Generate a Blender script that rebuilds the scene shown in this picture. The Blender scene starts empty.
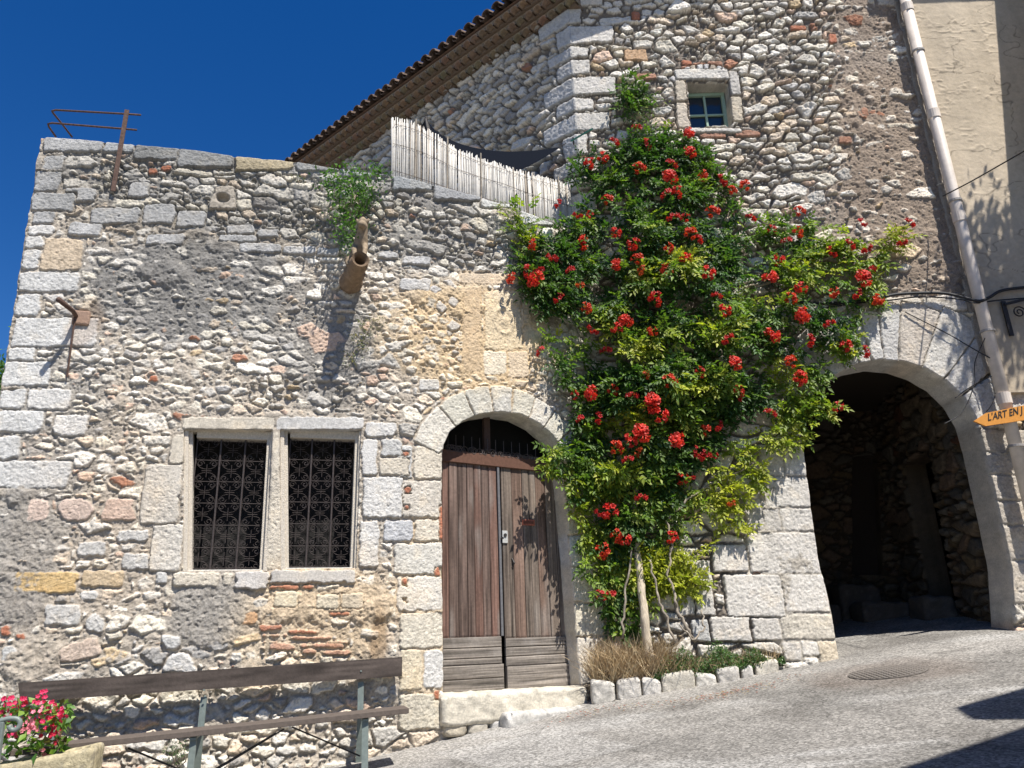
import bpy, bmesh, math, random
import numpy as np
from math import sin, cos, pi, radians, sqrt, atan2
from mathutils import Vector, Matrix

# ---------------------------------------------------------------- camera, world, sun, exposure
SC = bpy.context.scene
COLL = SC.collection
TH = radians(18.4); PH = radians(1.93); FOC = 760.0
CAM = np.array([0, 0, 1.6])
FW = np.array([0, cos(TH), sin(TH)]); _u0 = np.array([0, -sin(TH), cos(TH)]); _r0 = np.array([1., 0, 0])
RT = cos(PH) * _r0 - sin(PH) * _u0; UP = cos(PH) * _u0 + sin(PH) * _r0
cd = bpy.data.cameras.new('camera'); cam = bpy.data.objects.new('camera', cd); COLL.objects.link(cam)
cd.sensor_width = 36; cd.lens = 36 * FOC / 1024; cd.clip_start = 0.05; cd.clip_end = 2000
cam.matrix_world = Matrix(((RT[0], UP[0], -FW[0], 0), (RT[1], UP[1], -FW[1], 0), (RT[2], UP[2], -FW[2], 1.6), (0, 0, 0, 1)))
SC.camera = cam

SUN = Vector((.308, -.394, .866)).normalized()
world = bpy.data.worlds.new('World'); SC.world = world; world.use_nodes = True
nt = world.node_tree; nt.nodes.clear()
wo = nt.nodes.new('ShaderNodeOutputWorld'); bg = nt.nodes.new('ShaderNodeBackground'); sky = nt.nodes.new('ShaderNodeTexSky')
sky.sky_type = 'NISHITA'; sky.sun_disc = False
sky.sun_elevation = math.asin(SUN.z); sky.sun_rotation = atan2(SUN.x, SUN.y)
sky.altitude = 300; sky.air_density = 1.0; sky.dust_density = 0.0; sky.ozone_density = 3.5
bg.inputs['Strength'].default_value = 0.073
hs = nt.nodes.new('ShaderNodeHueSaturation'); hs.inputs['Saturation'].default_value = 1.36; hs.inputs['Hue'].default_value = .512
nt.links.new(sky.outputs[0], hs.inputs['Color']); nt.links.new(hs.outputs[0], bg.inputs['Color']); nt.links.new(bg.outputs[0], wo.inputs['Surface'])
sd = bpy.data.lights.new('sun', 'SUN'); sd.energy = 5.0; sd.angle = radians(0.53); sd.color = (1, .955, .89)
sun = bpy.data.objects.new('sun', sd); COLL.objects.link(sun)
sun.rotation_euler = SUN.to_track_quat('Z', 'Y').to_euler(); sun.location = (4, -6, 14)
SC.view_settings.view_transform = 'Standard'; SC.view_settings.look = 'None'
SC.view_settings.exposure = 0.70; SC.view_settings.gamma = 1.0; SC.view_settings.use_curve_mapping = False
SC.cycles.max_bounces = 6

# ---------------------------------------------------------------- frames: planes in the place
def ray(x, y): return FW + (x - 512) / FOC * RT - (y - 384) / FOC * UP
class Frame:
    def __init__(s, o, d):
        s.o = np.array(o, float); s.d = np.array(d, float) / np.hypot(*d); s.n = np.array([s.d[1], -s.d[0]])
    def px(s, x, y, h=0.):
        r = ray(x, y); o = s.o + s.n * h
        t = ((o - CAM[:2]) @ s.n) / (r[:2] @ s.n); p = CAM + r * t
        return float((p[:2] - s.o) @ s.d), float(p[2])
    def pt(s, u, v, h=0.):
        q = s.o + s.d * u + s.n * h
        return (q[0], q[1], v)
    def P(s, x, y, h=0.):
        return Vector(s.pt(*s.px(x, y, h), h))
K0 = (-1.05, 8.0)
F1 = Frame(K0, (sin(radians(74)), cos(radians(74))))
F2 = Frame(K0, (sin(radians(60)), cos(radians(60))))
UC = F2.px(600, 450)[0]
KC = F2.pt(UC, 0)[:2]
FB = Frame(KC, (1, 0))
FC = Frame(KC, (-.755, .656)); FC.n = np.array([-.656, -.755])
GA, GB_, GC_ = 0.1106, 0.0918, 0.007
def gz(x, y):
    a = GA * x + GB_ * y + GC_
    return 2.6 * np.tanh(a / 2.6) if abs(a) > 1.9 else a
def gzn(x, y):
    a = GA * x + GB_ * y + GC_
    # straight slope near, flattening far away
    return np.where(np.abs(a) < 2.2, a, np.sign(a) * (2.2 + 1.2 * np.tanh((np.abs(a) - 2.2) / 1.2)))
def gpx(x, y):
    r = ray(x, y); t = (GA * CAM[0] + GB_ * CAM[1] + GC_ - CAM[2]) / (r[2] - GA * r[0] - GB_ * r[1])
    return Vector(CAM + r * t)

# ---------------------------------------------------------------- object bookkeeping
def tag(o, label=None, cat=None, group=None, kind=None):
    if label: o['label'] = label
    if cat: o['category'] = cat
    if group: o['group'] = group
    if kind: o['kind'] = kind
    return o
def thing(name, label, cat, loc=(0, 0, 0), group=None):
    o = bpy.data.objects.new(name, None); COLL.objects.link(o); o.location = loc; o.empty_display_size = .2
    return tag(o, label, cat, group)
def link(name, me, mat=None, parent=None):
    o = bpy.data.objects.new(name, me); COLL.objects.link(o)
    if mat is not None: me.materials.append(mat)
    if parent is not None:
        o.parent = parent
        # vertices are written in world space: cancel the parent's offset
        pl = Vector((0, 0, 0)); q = parent
        while q is not None: pl += q.location; q = q.parent
        o.location = -pl
    return o
def np_mesh(name, verts, quads=None, tris=None, cols=None, smooth=False):
    me = bpy.data.meshes.new(name)
    verts = np.asarray(verts, np.float32); nq = 0 if quads is None else len(quads); ntr = 0 if tris is None else len(tris)
    me.vertices.add(len(verts)); me.vertices.foreach_set('co', verts.ravel())
    li = []; 
    if nq: li.append(np.asarray(quads, np.int32).ravel())
    if ntr: li.append(np.asarray(tris, np.int32).ravel())
    li = np.concatenate(li); me.loops.add(len(li)); me.loops.foreach_set('vertex_index', li)
    st = np.concatenate([np.arange(nq) * 4, nq * 4 + np.arange(ntr) * 3]).astype(np.int32)
    me.polygons.add(nq + ntr); me.polygons.foreach_set('loop_start', st)
    if smooth: me.polygons.foreach_set('use_smooth', np.ones(nq + ntr, bool))
    me.update(calc_edges=True)
    if cols is not None:
        ca = me.color_attributes.new('Col', 'FLOAT_COLOR', 'POINT')
        c = np.ones((len(verts), 4), np.float32); c[:, :3] = cols
        ca.data.foreach_set('color', c.ravel())
    return me
class MB:
    """collects shapes (world space) into one mesh"""
    def __init__(s): s.v = []; s.f = []; s.c = []
    def add(s, vs, fs, col=None):
        b = len(s.v); s.v += [tuple(p) for p in vs]; s.f += [tuple(i + b for i in f) for f in fs]
        s.c += [col or (1, 1, 1)] * len(vs)
    def hexa(s, p, col=None):   # p: 8 points, bottom 4 then top 4
        s.add(p, [(3, 2, 1, 0), (4, 5, 6, 7), (0, 1, 5, 4), (1, 2, 6, 5), (2, 3, 7, 6), (3, 0, 4, 7)], col)
    def fbox(s, F, u0, u1, v0, v1, h0, h1, col=None):
        s.hexa([F.pt(u0, v0, h0), F.pt(u1, v0, h0), F.pt(u1, v0, h1), F.pt(u0, v0, h1), F.pt(u0, v1, h0), F.pt(u1, v1, h0), F.pt(u1, v1, h1), F.pt(u0, v1, h1)], col)
    def beam(s, a, b, w, t, up=(0, 0, 1), col=None):
        a = Vector(a); b = Vector(b); d = (b - a).normalized(); r = d.cross(Vector(up)).normalized(); q = r.cross(d).normalized()
        r = r * w / 2; q = q * t / 2
        s.hexa([a - r - q, a + r - q, a + r + q, a - r + q, b - r - q, b + r - q, b + r + q, b - r + q], col)
    def tube(s, pts, r, n=8, col=None, cap=True):
        pts = [Vector(p) for p in pts]; m = len(pts); rs = r if hasattr(r, '__len__') else [r] * m
        vs = []; fs = []; ref = None
        for i in range(m):
            d = (pts[min(i + 1, m - 1)] - pts[max(i - 1, 0)]).normalized()
            if ref is None:
                ref = d.cross(Vector((.31, .2, 1))).normalized()
                if ref.length < .1: ref = d.cross(Vector((1, 0, 0))).normalized()
            ref = (ref - d * ref.dot(d)).normalized(); q = d.cross(ref)
            for k in range(n):
                a = 2 * pi * k / n; vs.append(pts[i] + (ref * cos(a) + q * sin(a)) * rs[i])
        for i in range(m - 1):
            for k in range(n): fs.append((i * n + k, i * n + (k + 1) % n, (i + 1) * n + (k + 1) % n, (i + 1) * n + k))
        if cap: fs += [tuple(range(n))[::-1], tuple((m - 1) * n + k for k in range(n))]
        s.add(vs, fs, col)
    def build(s, name, mat, parent=None, smooth=False, bevel=0, cols=True):
        me = bpy.data.meshes.new(name); me.from_pydata(s.v, [], s.f); me.validate(); me.update()
        if smooth: me.polygons.foreach_set('use_smooth', [True] * len(me.polygons))
        if cols:
            ca = me.color_attributes.new('Col', 'FLOAT_COLOR', 'POINT')
            ca.data.foreach_set('color', np.c_[np.array(s.c, np.float32), np.ones(len(s.c), np.float32)].ravel())
        o = link(name, me, mat, parent)
        if bevel:
            b = o.modifiers.new('bevel', 'BEVEL'); b.width = bevel; b.segments = 2; b.limit_method = 'ANGLE'
        return o

# ---------------------------------------------------------------- numpy noise
_rt = np.random.default_rng(5).random((512, 512)).astype(np.float32)
def vn(x, y, seed=0):
    xi = np.floor(x).astype(np.int64); yi = np.floor(y).astype(np.int64); fx = (x - xi); fy = (y - yi)
    fx = fx * fx * (3 - 2 * fx); fy = fy * fy * (3 - 2 * fy)
    a = seed * 37; b = seed * 91
    g = lambda i, j: _rt[(j + b) & 511, (i + a) & 511]
    return (g(xi, yi) * (1 - fx) + g(xi + 1, yi) * fx) * (1 - fy) + (g(xi, yi + 1) * (1 - fx) + g(xi + 1, yi + 1) * fx) * fy
def fbm(x, y, o=3, seed=0):
    s = 0; a = 1; t = 0
    for k in range(o):
        s = s + a * (vn(x * 2 ** k + k * 17.3, y * 2 ** k + k * 9.1, seed + k) - .5); t += a; a *= .55
    return s / t * 2      # about -1..1
def sstep(a, b, x):
    t = np.clip((x - a) / (b - a), 0, 1); return t * t * (3 - 2 * t)

# ---------------------------------------------------------------- materials
def mat_new(name):
    m = bpy.data.materials.new(name); m.use_nodes = True; t = m.node_tree
    return m, t, t.nodes['Principled BSDF']
def N(t, typ, **kw):
    n = t.nodes.new(typ)
    for k, v in kw.items():
        if k.startswith('i_'): n.inputs[k[2:].replace('_', ' ')].default_value = v
        else: setattr(n, k, v)
    return n
def mat_vcol(name, rough=.9, nscale=60, namp=.25, bump=.4, bscale=90, bdist=.01, spec=.2, metallic=0, tint=None, sub=None):
    m, t, b = mat_new(name); L = t.links.new
    at = N(t, 'ShaderNodeAttribute', attribute_name='Col')
    co = N(t, 'ShaderNodeNewGeometry')
    no = N(t, 'ShaderNodeTexNoise', i_Scale=nscale, i_Detail=4, i_Roughness=.65); L(co.outputs['Position'], no.inputs['Vector'])
    mr = N(t, 'ShaderNodeMapRange'); mr.inputs[1].default_value = .25; mr.inputs[2].default_value = .75
    mr.inputs[3].default_value = 1 - namp; mr.inputs[4].default_value = 1 + namp; L(no.outputs['Fac'], mr.inputs[0])
    mx = N(t, 'ShaderNodeVectorMath', operation='MULTIPLY'); L(at.outputs['Color'], mx.inputs[0])
    cm = N(t, 'ShaderNodeCombineXYZ')
    for k in range(3): L(mr.outputs[0], cm.inputs[k])
    L(cm.outputs[0], mx.inputs[1]); L(mx.outputs[0], b.inputs['Base Color'])
    n2 = N(t, 'ShaderNodeTexNoise', i_Scale=bscale, i_Detail=5, i_Roughness=.7); L(co.outputs['Position'], n2.inputs['Vector'])
    bp = N(t, 'ShaderNodeBump', i_Strength=bump, i_Distance=bdist); L(n2.outputs['Fac'], bp.inputs['Height']); L(bp.outputs[0], b.inputs['Normal'])
    b.inputs['Roughness'].default_value = rough; b.inputs['Specular IOR Level'].default_value = spec; b.inputs['Metallic'].default_value = metallic
    return m
def mat_plain(name, col, rough=.6, metallic=0, var=.2, scale=25, bump=.2, col2=None, spec=.4, stretch=None):
    m, t, b = mat_new(name); L = t.links.new
    co = N(t, 'ShaderNodeNewGeometry'); src = co.outputs['Position']
    if stretch:
        vm = N(t, 'ShaderNodeVectorMath', operation='MULTIPLY'); L(src, vm.inputs[0]); vm.inputs[1].default_value = stretch; src = vm.outputs[0]
    no = N(t, 'ShaderNodeTexNoise', i_Scale=scale, i_Detail=5, i_Roughness=.6); L(src, no.inputs['Vector'])
    cr = N(t, 'ShaderNodeValToRGB'); L(no.outputs['Fac'], cr.inputs[0])
    c2 = col2 or tuple(min(1, c * (1 + var)) for c in col); c1 = tuple(c * (1 - var) for c in col)
    cr.color_ramp.elements[0].position = .3; cr.color_ramp.elements[1].position = .7
    cr.color_ramp.elements[0].color = (*c1, 1); cr.color_ramp.elements[1].color = (*c2, 1)
    L(cr.outputs[0], b.inputs['Base Color']); b.inputs['Roughness'].default_value = rough; b.inputs['Metallic'].default_value = metallic
    b.inputs['Specular IOR Level'].default_value = spec
    bp = N(t, 'ShaderNodeBump', i_Strength=bump, i_Distance=.01); L(no.outputs['Fac'], bp.inputs['Height']); L(bp.outputs[0], b.inputs['Normal'])
    return m
def mat_leaf(name, trans=.35):
    m, t, b = mat_new(name); L = t.links.new
    at = N(t, 'ShaderNodeAttribute', attribute_name='Col'); L(at.outputs['Color'], b.inputs['Base Color'])
    b.inputs['Roughness'].default_value = .55; b.inputs['Specular IOR Level'].default_value = .4
    tr = N(t, 'ShaderNodeBsdfTranslucent'); vm = N(t, 'ShaderNodeVectorMath', operation='MULTIPLY'); L(at.outputs['Color'], vm.inputs[0]); vm.inputs[1].default_value = (1.7, 1.9, .7)
    L(vm.outputs[0], tr.inputs['Color']); ms = N(t, 'ShaderNodeMixShader'); ms.inputs[0].default_value = trans
    L(b.outputs[0], ms.inputs[1]); L(tr.outputs[0], ms.inputs[2]); L(ms.outputs[0], t.nodes['Material Output'].inputs['Surface'])
    return m
M_STONE = mat_vcol('masonry', nscale=55, namp=.24, bump=.85, bscale=85, bdist=.014)
M_RENDER = mat_vcol('render_plaster', nscale=14, namp=.08, bump=.35, bscale=28, bdist=.012)
M_WOOD = mat_vcol('weathered_wood', rough=.85, nscale=30, namp=.2, bump=.3, bscale=60)
M_TILE = mat_vcol('clay_tile', rough=.9, nscale=20, namp=.3, bump=.4)
M_IRON = mat_plain('dark_wrought_iron', (.035, .030, .028), .6, .3, .4, 40)
M_GRILLE = mat_plain('painted_grille_iron', (.062, .050, .046), .6, .2, .3, 40)
M_RUST = mat_plain('rusty_iron', (.10, .06, .045), .85, .2, .4, 40)
M_GREYP = mat_plain('grey_green_paint', (.17, .20, .18), .5, .1, .15, 30)
M_LEAF = mat_leaf('vine_leaf'); M_PETAL = mat_leaf('petal', .25)
M_STRAW = mat_leaf('dry_straw', 0.0)
M_DARK = mat_plain('black_room_fill', (.012, .011, .010), .95)  # near-black colour stands in for the shade of unlit interiors

# ---------------------------------------------------------------- masonry engine
PAL = np.array([[.56, .54, .50], [.66, .64, .60], [.47, .46, .44], [.40, .395, .39], [.58, .50, .41], [.56, .43, .35], [.33, .32, .31], [.50, .40, .27], [.36, .19, .13], [.60, .57, .50]]) * np.array([1.17, 1.13, 1.06])
class Layer:
    def __init__(s, box, su, sv, seed, prob, jit=.42, wv=.22, merge=.16):
        u0, u1, v0, v1 = box; s.su, s.sv = su, sv; s.u0 = u0; s.v0 = v0
        r = np.random.default_rng(seed); s.nI = int((u1 - u0) / su) + 10; s.nJ = int((v1 - v0) / sv) + 10
        I, J = np.meshgrid(np.arange(s.nI), np.arange(s.nJ)); s.a = su / sv
        s.PX = ((I - 4 + .5 + .5 * (J & 1) + jit * 2 * (r.random(I.shape) - .5)) * su + u0).astype(np.float32)
        s.PY = ((J - 4 + .5 + jit * 2 * (r.random(I.shape) - .5)) * sv + v0).astype(np.float32)
        ID = J * s.nI + I; mm = r.random(I.shape) < merge; mm[:, -1] = False
        mu = r.random(I.shape) < merge * .35; mu[-1, :] = False
        ID = np.where(mu, ID + s.nI, np.where(mm, ID + 1, ID)); s.ID = ID
        W = ((r.random(I.shape) - .5) * wv * su * su).ravel()[ID.clip(0, s.nI * s.nJ - 1)]; s.W = W.astype(np.float32)
        p = prob(s.PX.ravel(), s.PY.ravel()) if callable(prob) else np.full(s.nI * s.nJ, prob)
        s.SEL = ((r.random(s.nI * s.nJ) < p)[ID]); s.R = r.random((s.nI * s.nJ, 6)).astype(np.float32)
    def ev(s, U, V):
        a = s.a; j0 = np.floor((V - s.v0) / s.sv).astype(np.int32) + 4
        best = np.full(U.shape, 1e9, np.float32); bi = np.zeros(U.shape, np.int32)
        nb = []
        for dj in (-1, 0, 1):
            j = (j0 + dj).clip(0, s.nJ - 1); i0 = np.floor((U - s.u0) / s.su - .5 * (j & 1)).astype(np.int32) + 4
            for di in (-2, -1, 0, 1, 2):
                k = j * s.nI + (i0 + di).clip(0, s.nI - 1); nb.append(k)
                D = (U - s.PX.ravel()[k]) ** 2 + ((V - s.PY.ravel()[k]) * a) ** 2 - s.W.ravel()[k]
                m = D < best; best = np.where(m, D, best); bi = np.where(m, k, bi)
        px = s.PX.ravel()[bi]; py = s.PY.ravel()[bi]; idn = s.ID.ravel()[bi]
        e = np.full(U.shape, 9., np.float32); ds = np.full(U.shape, 9., np.float32)
        for k in nb:
            qx = s.PX.ravel()[k]; qy = s.PY.ravel()[k]; D = (U - qx) ** 2 + ((V - qy) * a) ** 2 - s.W.ravel()[k]
            dx = qx - px; dy = (qy - py) * a; ln = np.sqrt(dx * dx + dy * dy) + 1e-6
            nx = dx / ln; ny = dy / ln; d = (D - best) / (2 * ln) / np.sqrt(nx * nx + (ny * a) ** 2)
            dif = s.ID.ravel()[k] != idn
            e = np.where(dif & (d < e), d, e)
            ds = np.where(dif & s.SEL.ravel()[k] & (d < ds), d, ds)
        return idn, e, ds, s.PX.ravel()[idn.clip(0, s.nI * s.nJ - 1)], s.PY.ravel()[idn.clip(0, s.nI * s.nJ - 1)], s.SEL.ravel()[bi]
def field(U, V, base, ells):
    f = np.full(U.shape, base, np.float32)
    w = .25 * fbm(U * 3, V * 3, 3, 77)
    for cu, cv, ru, rv, val in ells:
        d = np.sqrt(((U - cu) / ru) ** 2 + ((V - cv) / rv) ** 2) + w
        k = 1 - sstep(.75, 1.1, d); f = f * (1 - k) + val * k
    return f
def masonry(U, V, layers, blocks, mort, gap, pal_w, mcol, seed=0, stoneh=.022, tints=(), relief=1.):
    """returns height H and colour C on the grid. mort: mortar level field, gap: joint half width field"""
    sh = U.shape
    wu = U + (.010) * fbm(U * 9, V * 9, 2, seed + 1) + .007 * fbm(U * 34, V * 34, 2, seed + 2)
    wv = V + .008 * fbm(U * 9 + 50, V * 9, 2, seed + 3) + .006 * fbm(U * 34, V * 34 + 9, 2, seed + 4)
    taken = np.zeros(sh, bool); E = np.full(sh, -1., np.float32); OUT = np.full(sh, 9., np.float32)
    CU = np.zeros(sh, np.float32); CV = np.zeros(sh, np.float32); R = np.zeros(sh + (6,), np.float32)
    COL = np.zeros(sh + (3,), np.float32); RAD = np.full(sh, .02, np.float32); HB = np.zeros(sh, np.float32); isb = np.zeros(sh, bool)
    rb = np.random.default_rng(seed + 99)
    for b in blocks:
        P = np.array(b['p'], float); A = 0
        for i in range(len(P)):
            x1, y1 = P[i]; x2, y2 = P[(i + 1) % len(P)]; A += x1 * y2 - x2 * y1
        if A < 0: P = P[::-1]
        mg = .12; lo = P.min(0) - mg; hi = P.max(0) + mg
        bm = (U[0] >= lo[0]) & (U[0] <= hi[0]) if U.ndim == 2 else None
        ii = np.where(bm)[0]; jj = np.where((V[:, 0] >= lo[1]) & (V[:, 0] <= hi[1]))[0]
        if len(ii) == 0 or len(jj) == 0: continue
        sl = (slice(jj[0], jj[-1] + 1), slice(ii[0], ii[-1] + 1))
        wob = b.get('wob', 1.) ; x = U[sl] + (wu[sl] - U[sl]) * 1.5 * wob; y = V[sl] + (wv[sl] - V[sl]) * 1.5 * wob
        k = b.get('rnd', .012); acc = 0; mn = np.full(x.shape, 9., np.float32)
        for i in range(len(P)):
            x1, y1 = P[i]; x2, y2 = P[(i + 1) % len(P)]; l = math.hypot(x2 - x1, y2 - y1) + 1e-9
            d = ((x2 - x1) * (y - y1) - (y2 - y1) * (x - x1)) / l
            acc = acc + np.exp(-np.clip(d, -.3, .3) / k); mn = np.minimum(mn, d)
        d = (-k * np.log(acc)).astype(np.float32)
        ins = (mn > 0) & ~taken[sl]
        r = rb.random(6).astype(np.float32)
        t = taken[sl]; t |= ins; E[sl] = np.where(ins, d, E[sl]); isb[sl] |= ins
        OUT[sl] = np.where(t, OUT[sl], np.minimum(OUT[sl], -mn))
        for arr, val in ((CU, P[:, 0].mean()), (CV, P[:, 1].mean()), (RAD, b.get('r', .012)), (HB, b.get('h', .018))): arr[sl] = np.where(ins, val, arr[sl])
        R[sl] = np.where(ins[..., None], r, R[sl]); c = np.array(b['c']) * (1 + .10 * (r[0] - .5)); COL[sl] = np.where(ins[..., None], c, COL[sl])
    pw = np.cumsum(pal_w) / np.sum(pal_w)
    for L in layers:
        idn, e, ds, cu, cv, sel = L.ev(wu, wv)
        ins = sel & ~taken; idc = idn.clip(0, L.nI * L.nJ - 1)
        E = np.where(ins, np.minimum(e, OUT), E); r = L.R[idc]; R = np.where(ins[..., None], r, R)
        CU = np.where(ins, cu, CU); CV = np.where(ins, cv, CV)
        ci = np.searchsorted(pw, r[..., 0].clip(0, .9999)); c = PAL[ci] * (.84 + .34 * r[..., 1:2]); COL = np.where(ins[..., None], c, COL)
        RAD = np.where(ins, .006 + min(L.sv, .12) * .10 * (.3 + 1.2 * r[..., 2]), RAD)
        HB = np.where(ins, stoneh * (.15 + 1.3 * r[..., 3]), HB)
        OUT = np.where(taken | ins, OUT, np.minimum(OUT, ds)); taken |= ins
    n1 = fbm(U * 14, V * 14, 3, seed + 7); n2 = fbm(U * 40, V * 40, 2, seed + 8); n3 = fbm(U * 95, V * 95, 2, seed + 9)
    g = np.where(isb, .35 * np.minimum(gap, .012), gap * (.5 + R[..., 4]))
    ee = E - g - np.where(isb, .005, .0095) * n2 - np.where(isb, .003, .006) * n3 - .008 * np.maximum(n1, 0) * (~isb) - isb * .028 * np.maximum(fbm(U * 10, V * 10, 3, seed + 16) - .12, 0)
    s = np.clip(ee / RAD, 0, 1); p = 1 - (1 - s) ** 2.2
    x = U - CU; y = V - CV; tl = np.where(isb, .03, .22) * relief
    off = R[..., 5] * 90
    fac = np.abs(vn(U * 11 + off, V * 11 - off, seed + 11) - .5) * 1.3 + np.abs(vn(U * 27 + off, V * 27 - off, seed + 12) - .5) * .9          # creases: broken faces
    pit_ = fbm(U * 30 + 9, V * 30, 2, seed + 18); top = HB + tl * (R[..., 3] - .5) * x + tl * 1.2 * (R[..., 4] - .5) * y + np.where(isb, .0035, .014) * relief * (fac - .4) + np.where(isb, .0040, .0085) * relief * n2 + .0060 * n3 - np.where(isb, .005, .012) * sstep(.3, .7, pit_)
    sm = sstep(.12, .6, fbm(U * 2.6, V * 2.6, 4, seed + 15)); mh = mort + .010 * n1 + .009 * n2 + .006 * n3 - .017 * sstep(.2, .8, fbm(U * 15, V * 19, 4, seed + 17)) + sm * np.where(isb, .014, .034)
    st = (ee > 0) & taken
    H = np.where(st, np.where(top > mh, mh + (top - mh) * p, mh), mh); cov = sstep(-.003, .004, top - mh)
    c1 = fbm(U * 7 + off, V * 7, 3, seed + 21); c2 = fbm(U * 33, V * 33 + off, 3, seed + 22); c3 = fbm(U * 1.1, V * 1.1, 3, seed + 23)
    C = COL * (1 + .14 * c1 + .34 * c2 + .12 * c3)[..., None]
    li = sstep(.22, .6, c2 + .25 * c3)[..., None] * np.where(isb, .38, .62)[..., None]; C = C * (1 - li) + np.array([.19, .185, .17]) * li           # lichen and pits
    wm = sstep(.15, .6, c1)[..., None] * .25; C = C * (1 - wm) + C * np.array([1.12, .98, .78]) * wm
    m = mcol * (1 + .22 * n2 + .16 * c1 + .20 * n3)[..., None]
    blend = (sstep(0, .006, ee) * cov)[..., None] * taken[..., None]
    C = C * blend + m * (1 - blend)
    for cu, cv, ru, rv, c, k in tints:
        d = np.sqrt(((U - cu) / ru) ** 2 + ((V - cv) / rv) ** 2) + .35 * fbm(U * 4, V * 4, 3, seed + 31)
        w = ((1 - sstep(.6, 1.1, d)) * k)[..., None]; C = C * (1 - w) + C * np.array(c) * w
    return H.astype(np.float32), C.clip(.01, .9)
def grid(u0, u1, v0, v1, c):
    return np.meshgrid(np.arange(u0, u1, c, dtype=np.float32), np.arange(v0, v1, c, dtype=np.float32))
def sdf_poly(U, V, P):      # inside positive
    P = np.array(P, float); d = np.full(U.shape, 1e9); s = np.ones(U.shape)
    lo = P.min(0) - .3; hi = P.max(0) + .3
    for i in range(len(P)):
        x1, y1 = P[i]; x2, y2 = P[i - 1]; ex = x2 - x1; ey = y2 - y1; wx = U - x1; wy = V - y1
        t = np.clip((wx * ex + wy * ey) / (ex * ex + ey * ey), 0, 1); d = np.minimum(d, (wx - ex * t) ** 2 + (wy - ey * t) ** 2)
        c1 = V >= y1; c2 = V < y2; c3 = ex * wy > ey * wx
        s = np.where((c1 & c2 & c3) | (~c1 & ~c2 & ~c3), -s, s)
    return (-s * np.sqrt(d)).astype(np.float32)
def make_wall(name, pos, U, V, H, C, S, cell, depth, mat=None, parent=None, steps=6, smooth=True):
    """S: signed distance, positive = wall kept. Its open edges are carried back by depth(u, v)."""
    U = U.copy(); V = V.copy(); gy, gx = np.gradient(S, cell)
    Sc = (S[:-1, :-1] + S[1:, :-1] + S[:-1, 1:] + S[1:, 1:]) / 4; Kp = Sc > 0
    nj, ni = U.shape; idx = np.arange(nj * ni).reshape(nj, ni)
    q = np.stack([idx[:-1, :-1], idx[:-1, 1:], idx[1:, 1:], idx[1:, :-1]], -1)[Kp]
    Pd = np.pad(Kp, 1)
    hz = Pd[:-1, 1:-1] ^ Pd[1:, 1:-1]; vt = Pd[1:-1, :-1] ^ Pd[1:-1, 1:]
    eh = np.stack([idx[:, :-1], idx[:, 1:]], -1)[hz]; ev = np.stack([idx[:-1, :], idx[1:, :]], -1)[vt]
    ab = Pd[1:, 1:-1][hz]; rt_ = Pd[1:-1, 1:][vt]
    eh = np.where(ab[:, None], eh[:, ::-1], eh); ev = np.where(rt_[:, None], ev, ev[:, ::-1])       # same winding all round
    ed = np.concatenate([eh, ev]); bv = np.unique(ed); mp = np.full(nj * ni, -1); mp[bv] = np.arange(len(bv))
    u = U.ravel(); v = V.ravel(); h = H.ravel().copy(); Cf = C.reshape(-1, 3)
    sb = S.ravel()[bv]; okb = np.abs(sb) < 1.6 * cell; gg = np.hypot(gx.ravel()[bv], gy.ravel()[bv]) + 1e-3
    u[bv] -= np.where(okb, sb * gx.ravel()[bv] / gg ** 2, 0); v[bv] -= np.where(okb, sb * gy.ravel()[bv] / gg ** 2, 0)
    prev = ed; base = nj * ni
    e0 = mp[ed[:, 0]]; e1 = mp[ed[:, 1]]; nb_ = len(bv); dg = np.bincount(e0, minlength=nb_) + np.bincount(e1, minlength=nb_)
    def lap(a_, it=4):
        a_ = a_.astype(np.float64)
        for _ in range(it): a_ = .5 * a_ + .5 * (np.bincount(e0, weights=a_[e1], minlength=nb_) + np.bincount(e1, weights=a_[e0], minlength=nb_)) / np.maximum(dg, 1)
        return a_.astype(np.float32)
    u[bv] = lap(u[bv]); v[bv] = lap(v[bv]); h[bv] = lap(h[bv])
    D = depth(u[bv], v[bv])
    ji, ii = np.divmod(bv, ni); st_ = .07 / cell
    js = np.clip((ji + gy[ji, ii] * st_).astype(int), 0, nj - 1); is_ = np.clip((ii + gx[ji, ii] * st_).astype(int), 0, ni - 1)
    ro_ = np.random.default_rng(1); CR = 0; HR = H[js, is_]
    for q_ in range(24):
        a_, b_ = ro_.integers(-5, 6, 2); CR = CR + C[np.clip(js + a_, 0, nj - 1), np.clip(is_ + b_, 0, ni - 1)] / 24
    CR = np.stack([lap(CR[:, k_], 14) for k_ in range(3)], 1)
    VS = [pos(u, v, h)]; CS = [Cf]; QS = [q]
    for k in range(1, steps + 1):
        f = k / steps; hh = HR * 0 - D * f; jit = .009 * (fbm(u[bv] * 9, hh * 12, 3, 3) + fbm(v[bv] * 9, hh * 12 + 3, 3, 8)) * (k < steps)
        VS.append(pos(u[bv] + jit, v[bv] + jit, hh)); CS.append(CR * (1 + .22 * (fbm(u[bv] * 20, hh * 24, 3, 4) + fbm(v[bv] * 20, hh * 24 + 5, 3, 5)))[:, None])
        cur = base + mp[ed]; QS.append(np.stack([prev[:, 0], prev[:, 1], cur[:, 1], cur[:, 0]], -1)); prev = cur; base += len(bv)
    VS = np.concatenate(VS); CS = np.concatenate(CS); QS = np.concatenate(QS)
    used = np.unique(QS); rm = np.zeros(len(VS), np.int64); rm[used] = np.arange(len(used))
    me = np_mesh(name, VS[used], quads=rm[QS], cols=CS[used].clip(.01, .9), smooth=smooth)
    return link(name, me, mat or M_STONE, parent)
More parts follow.
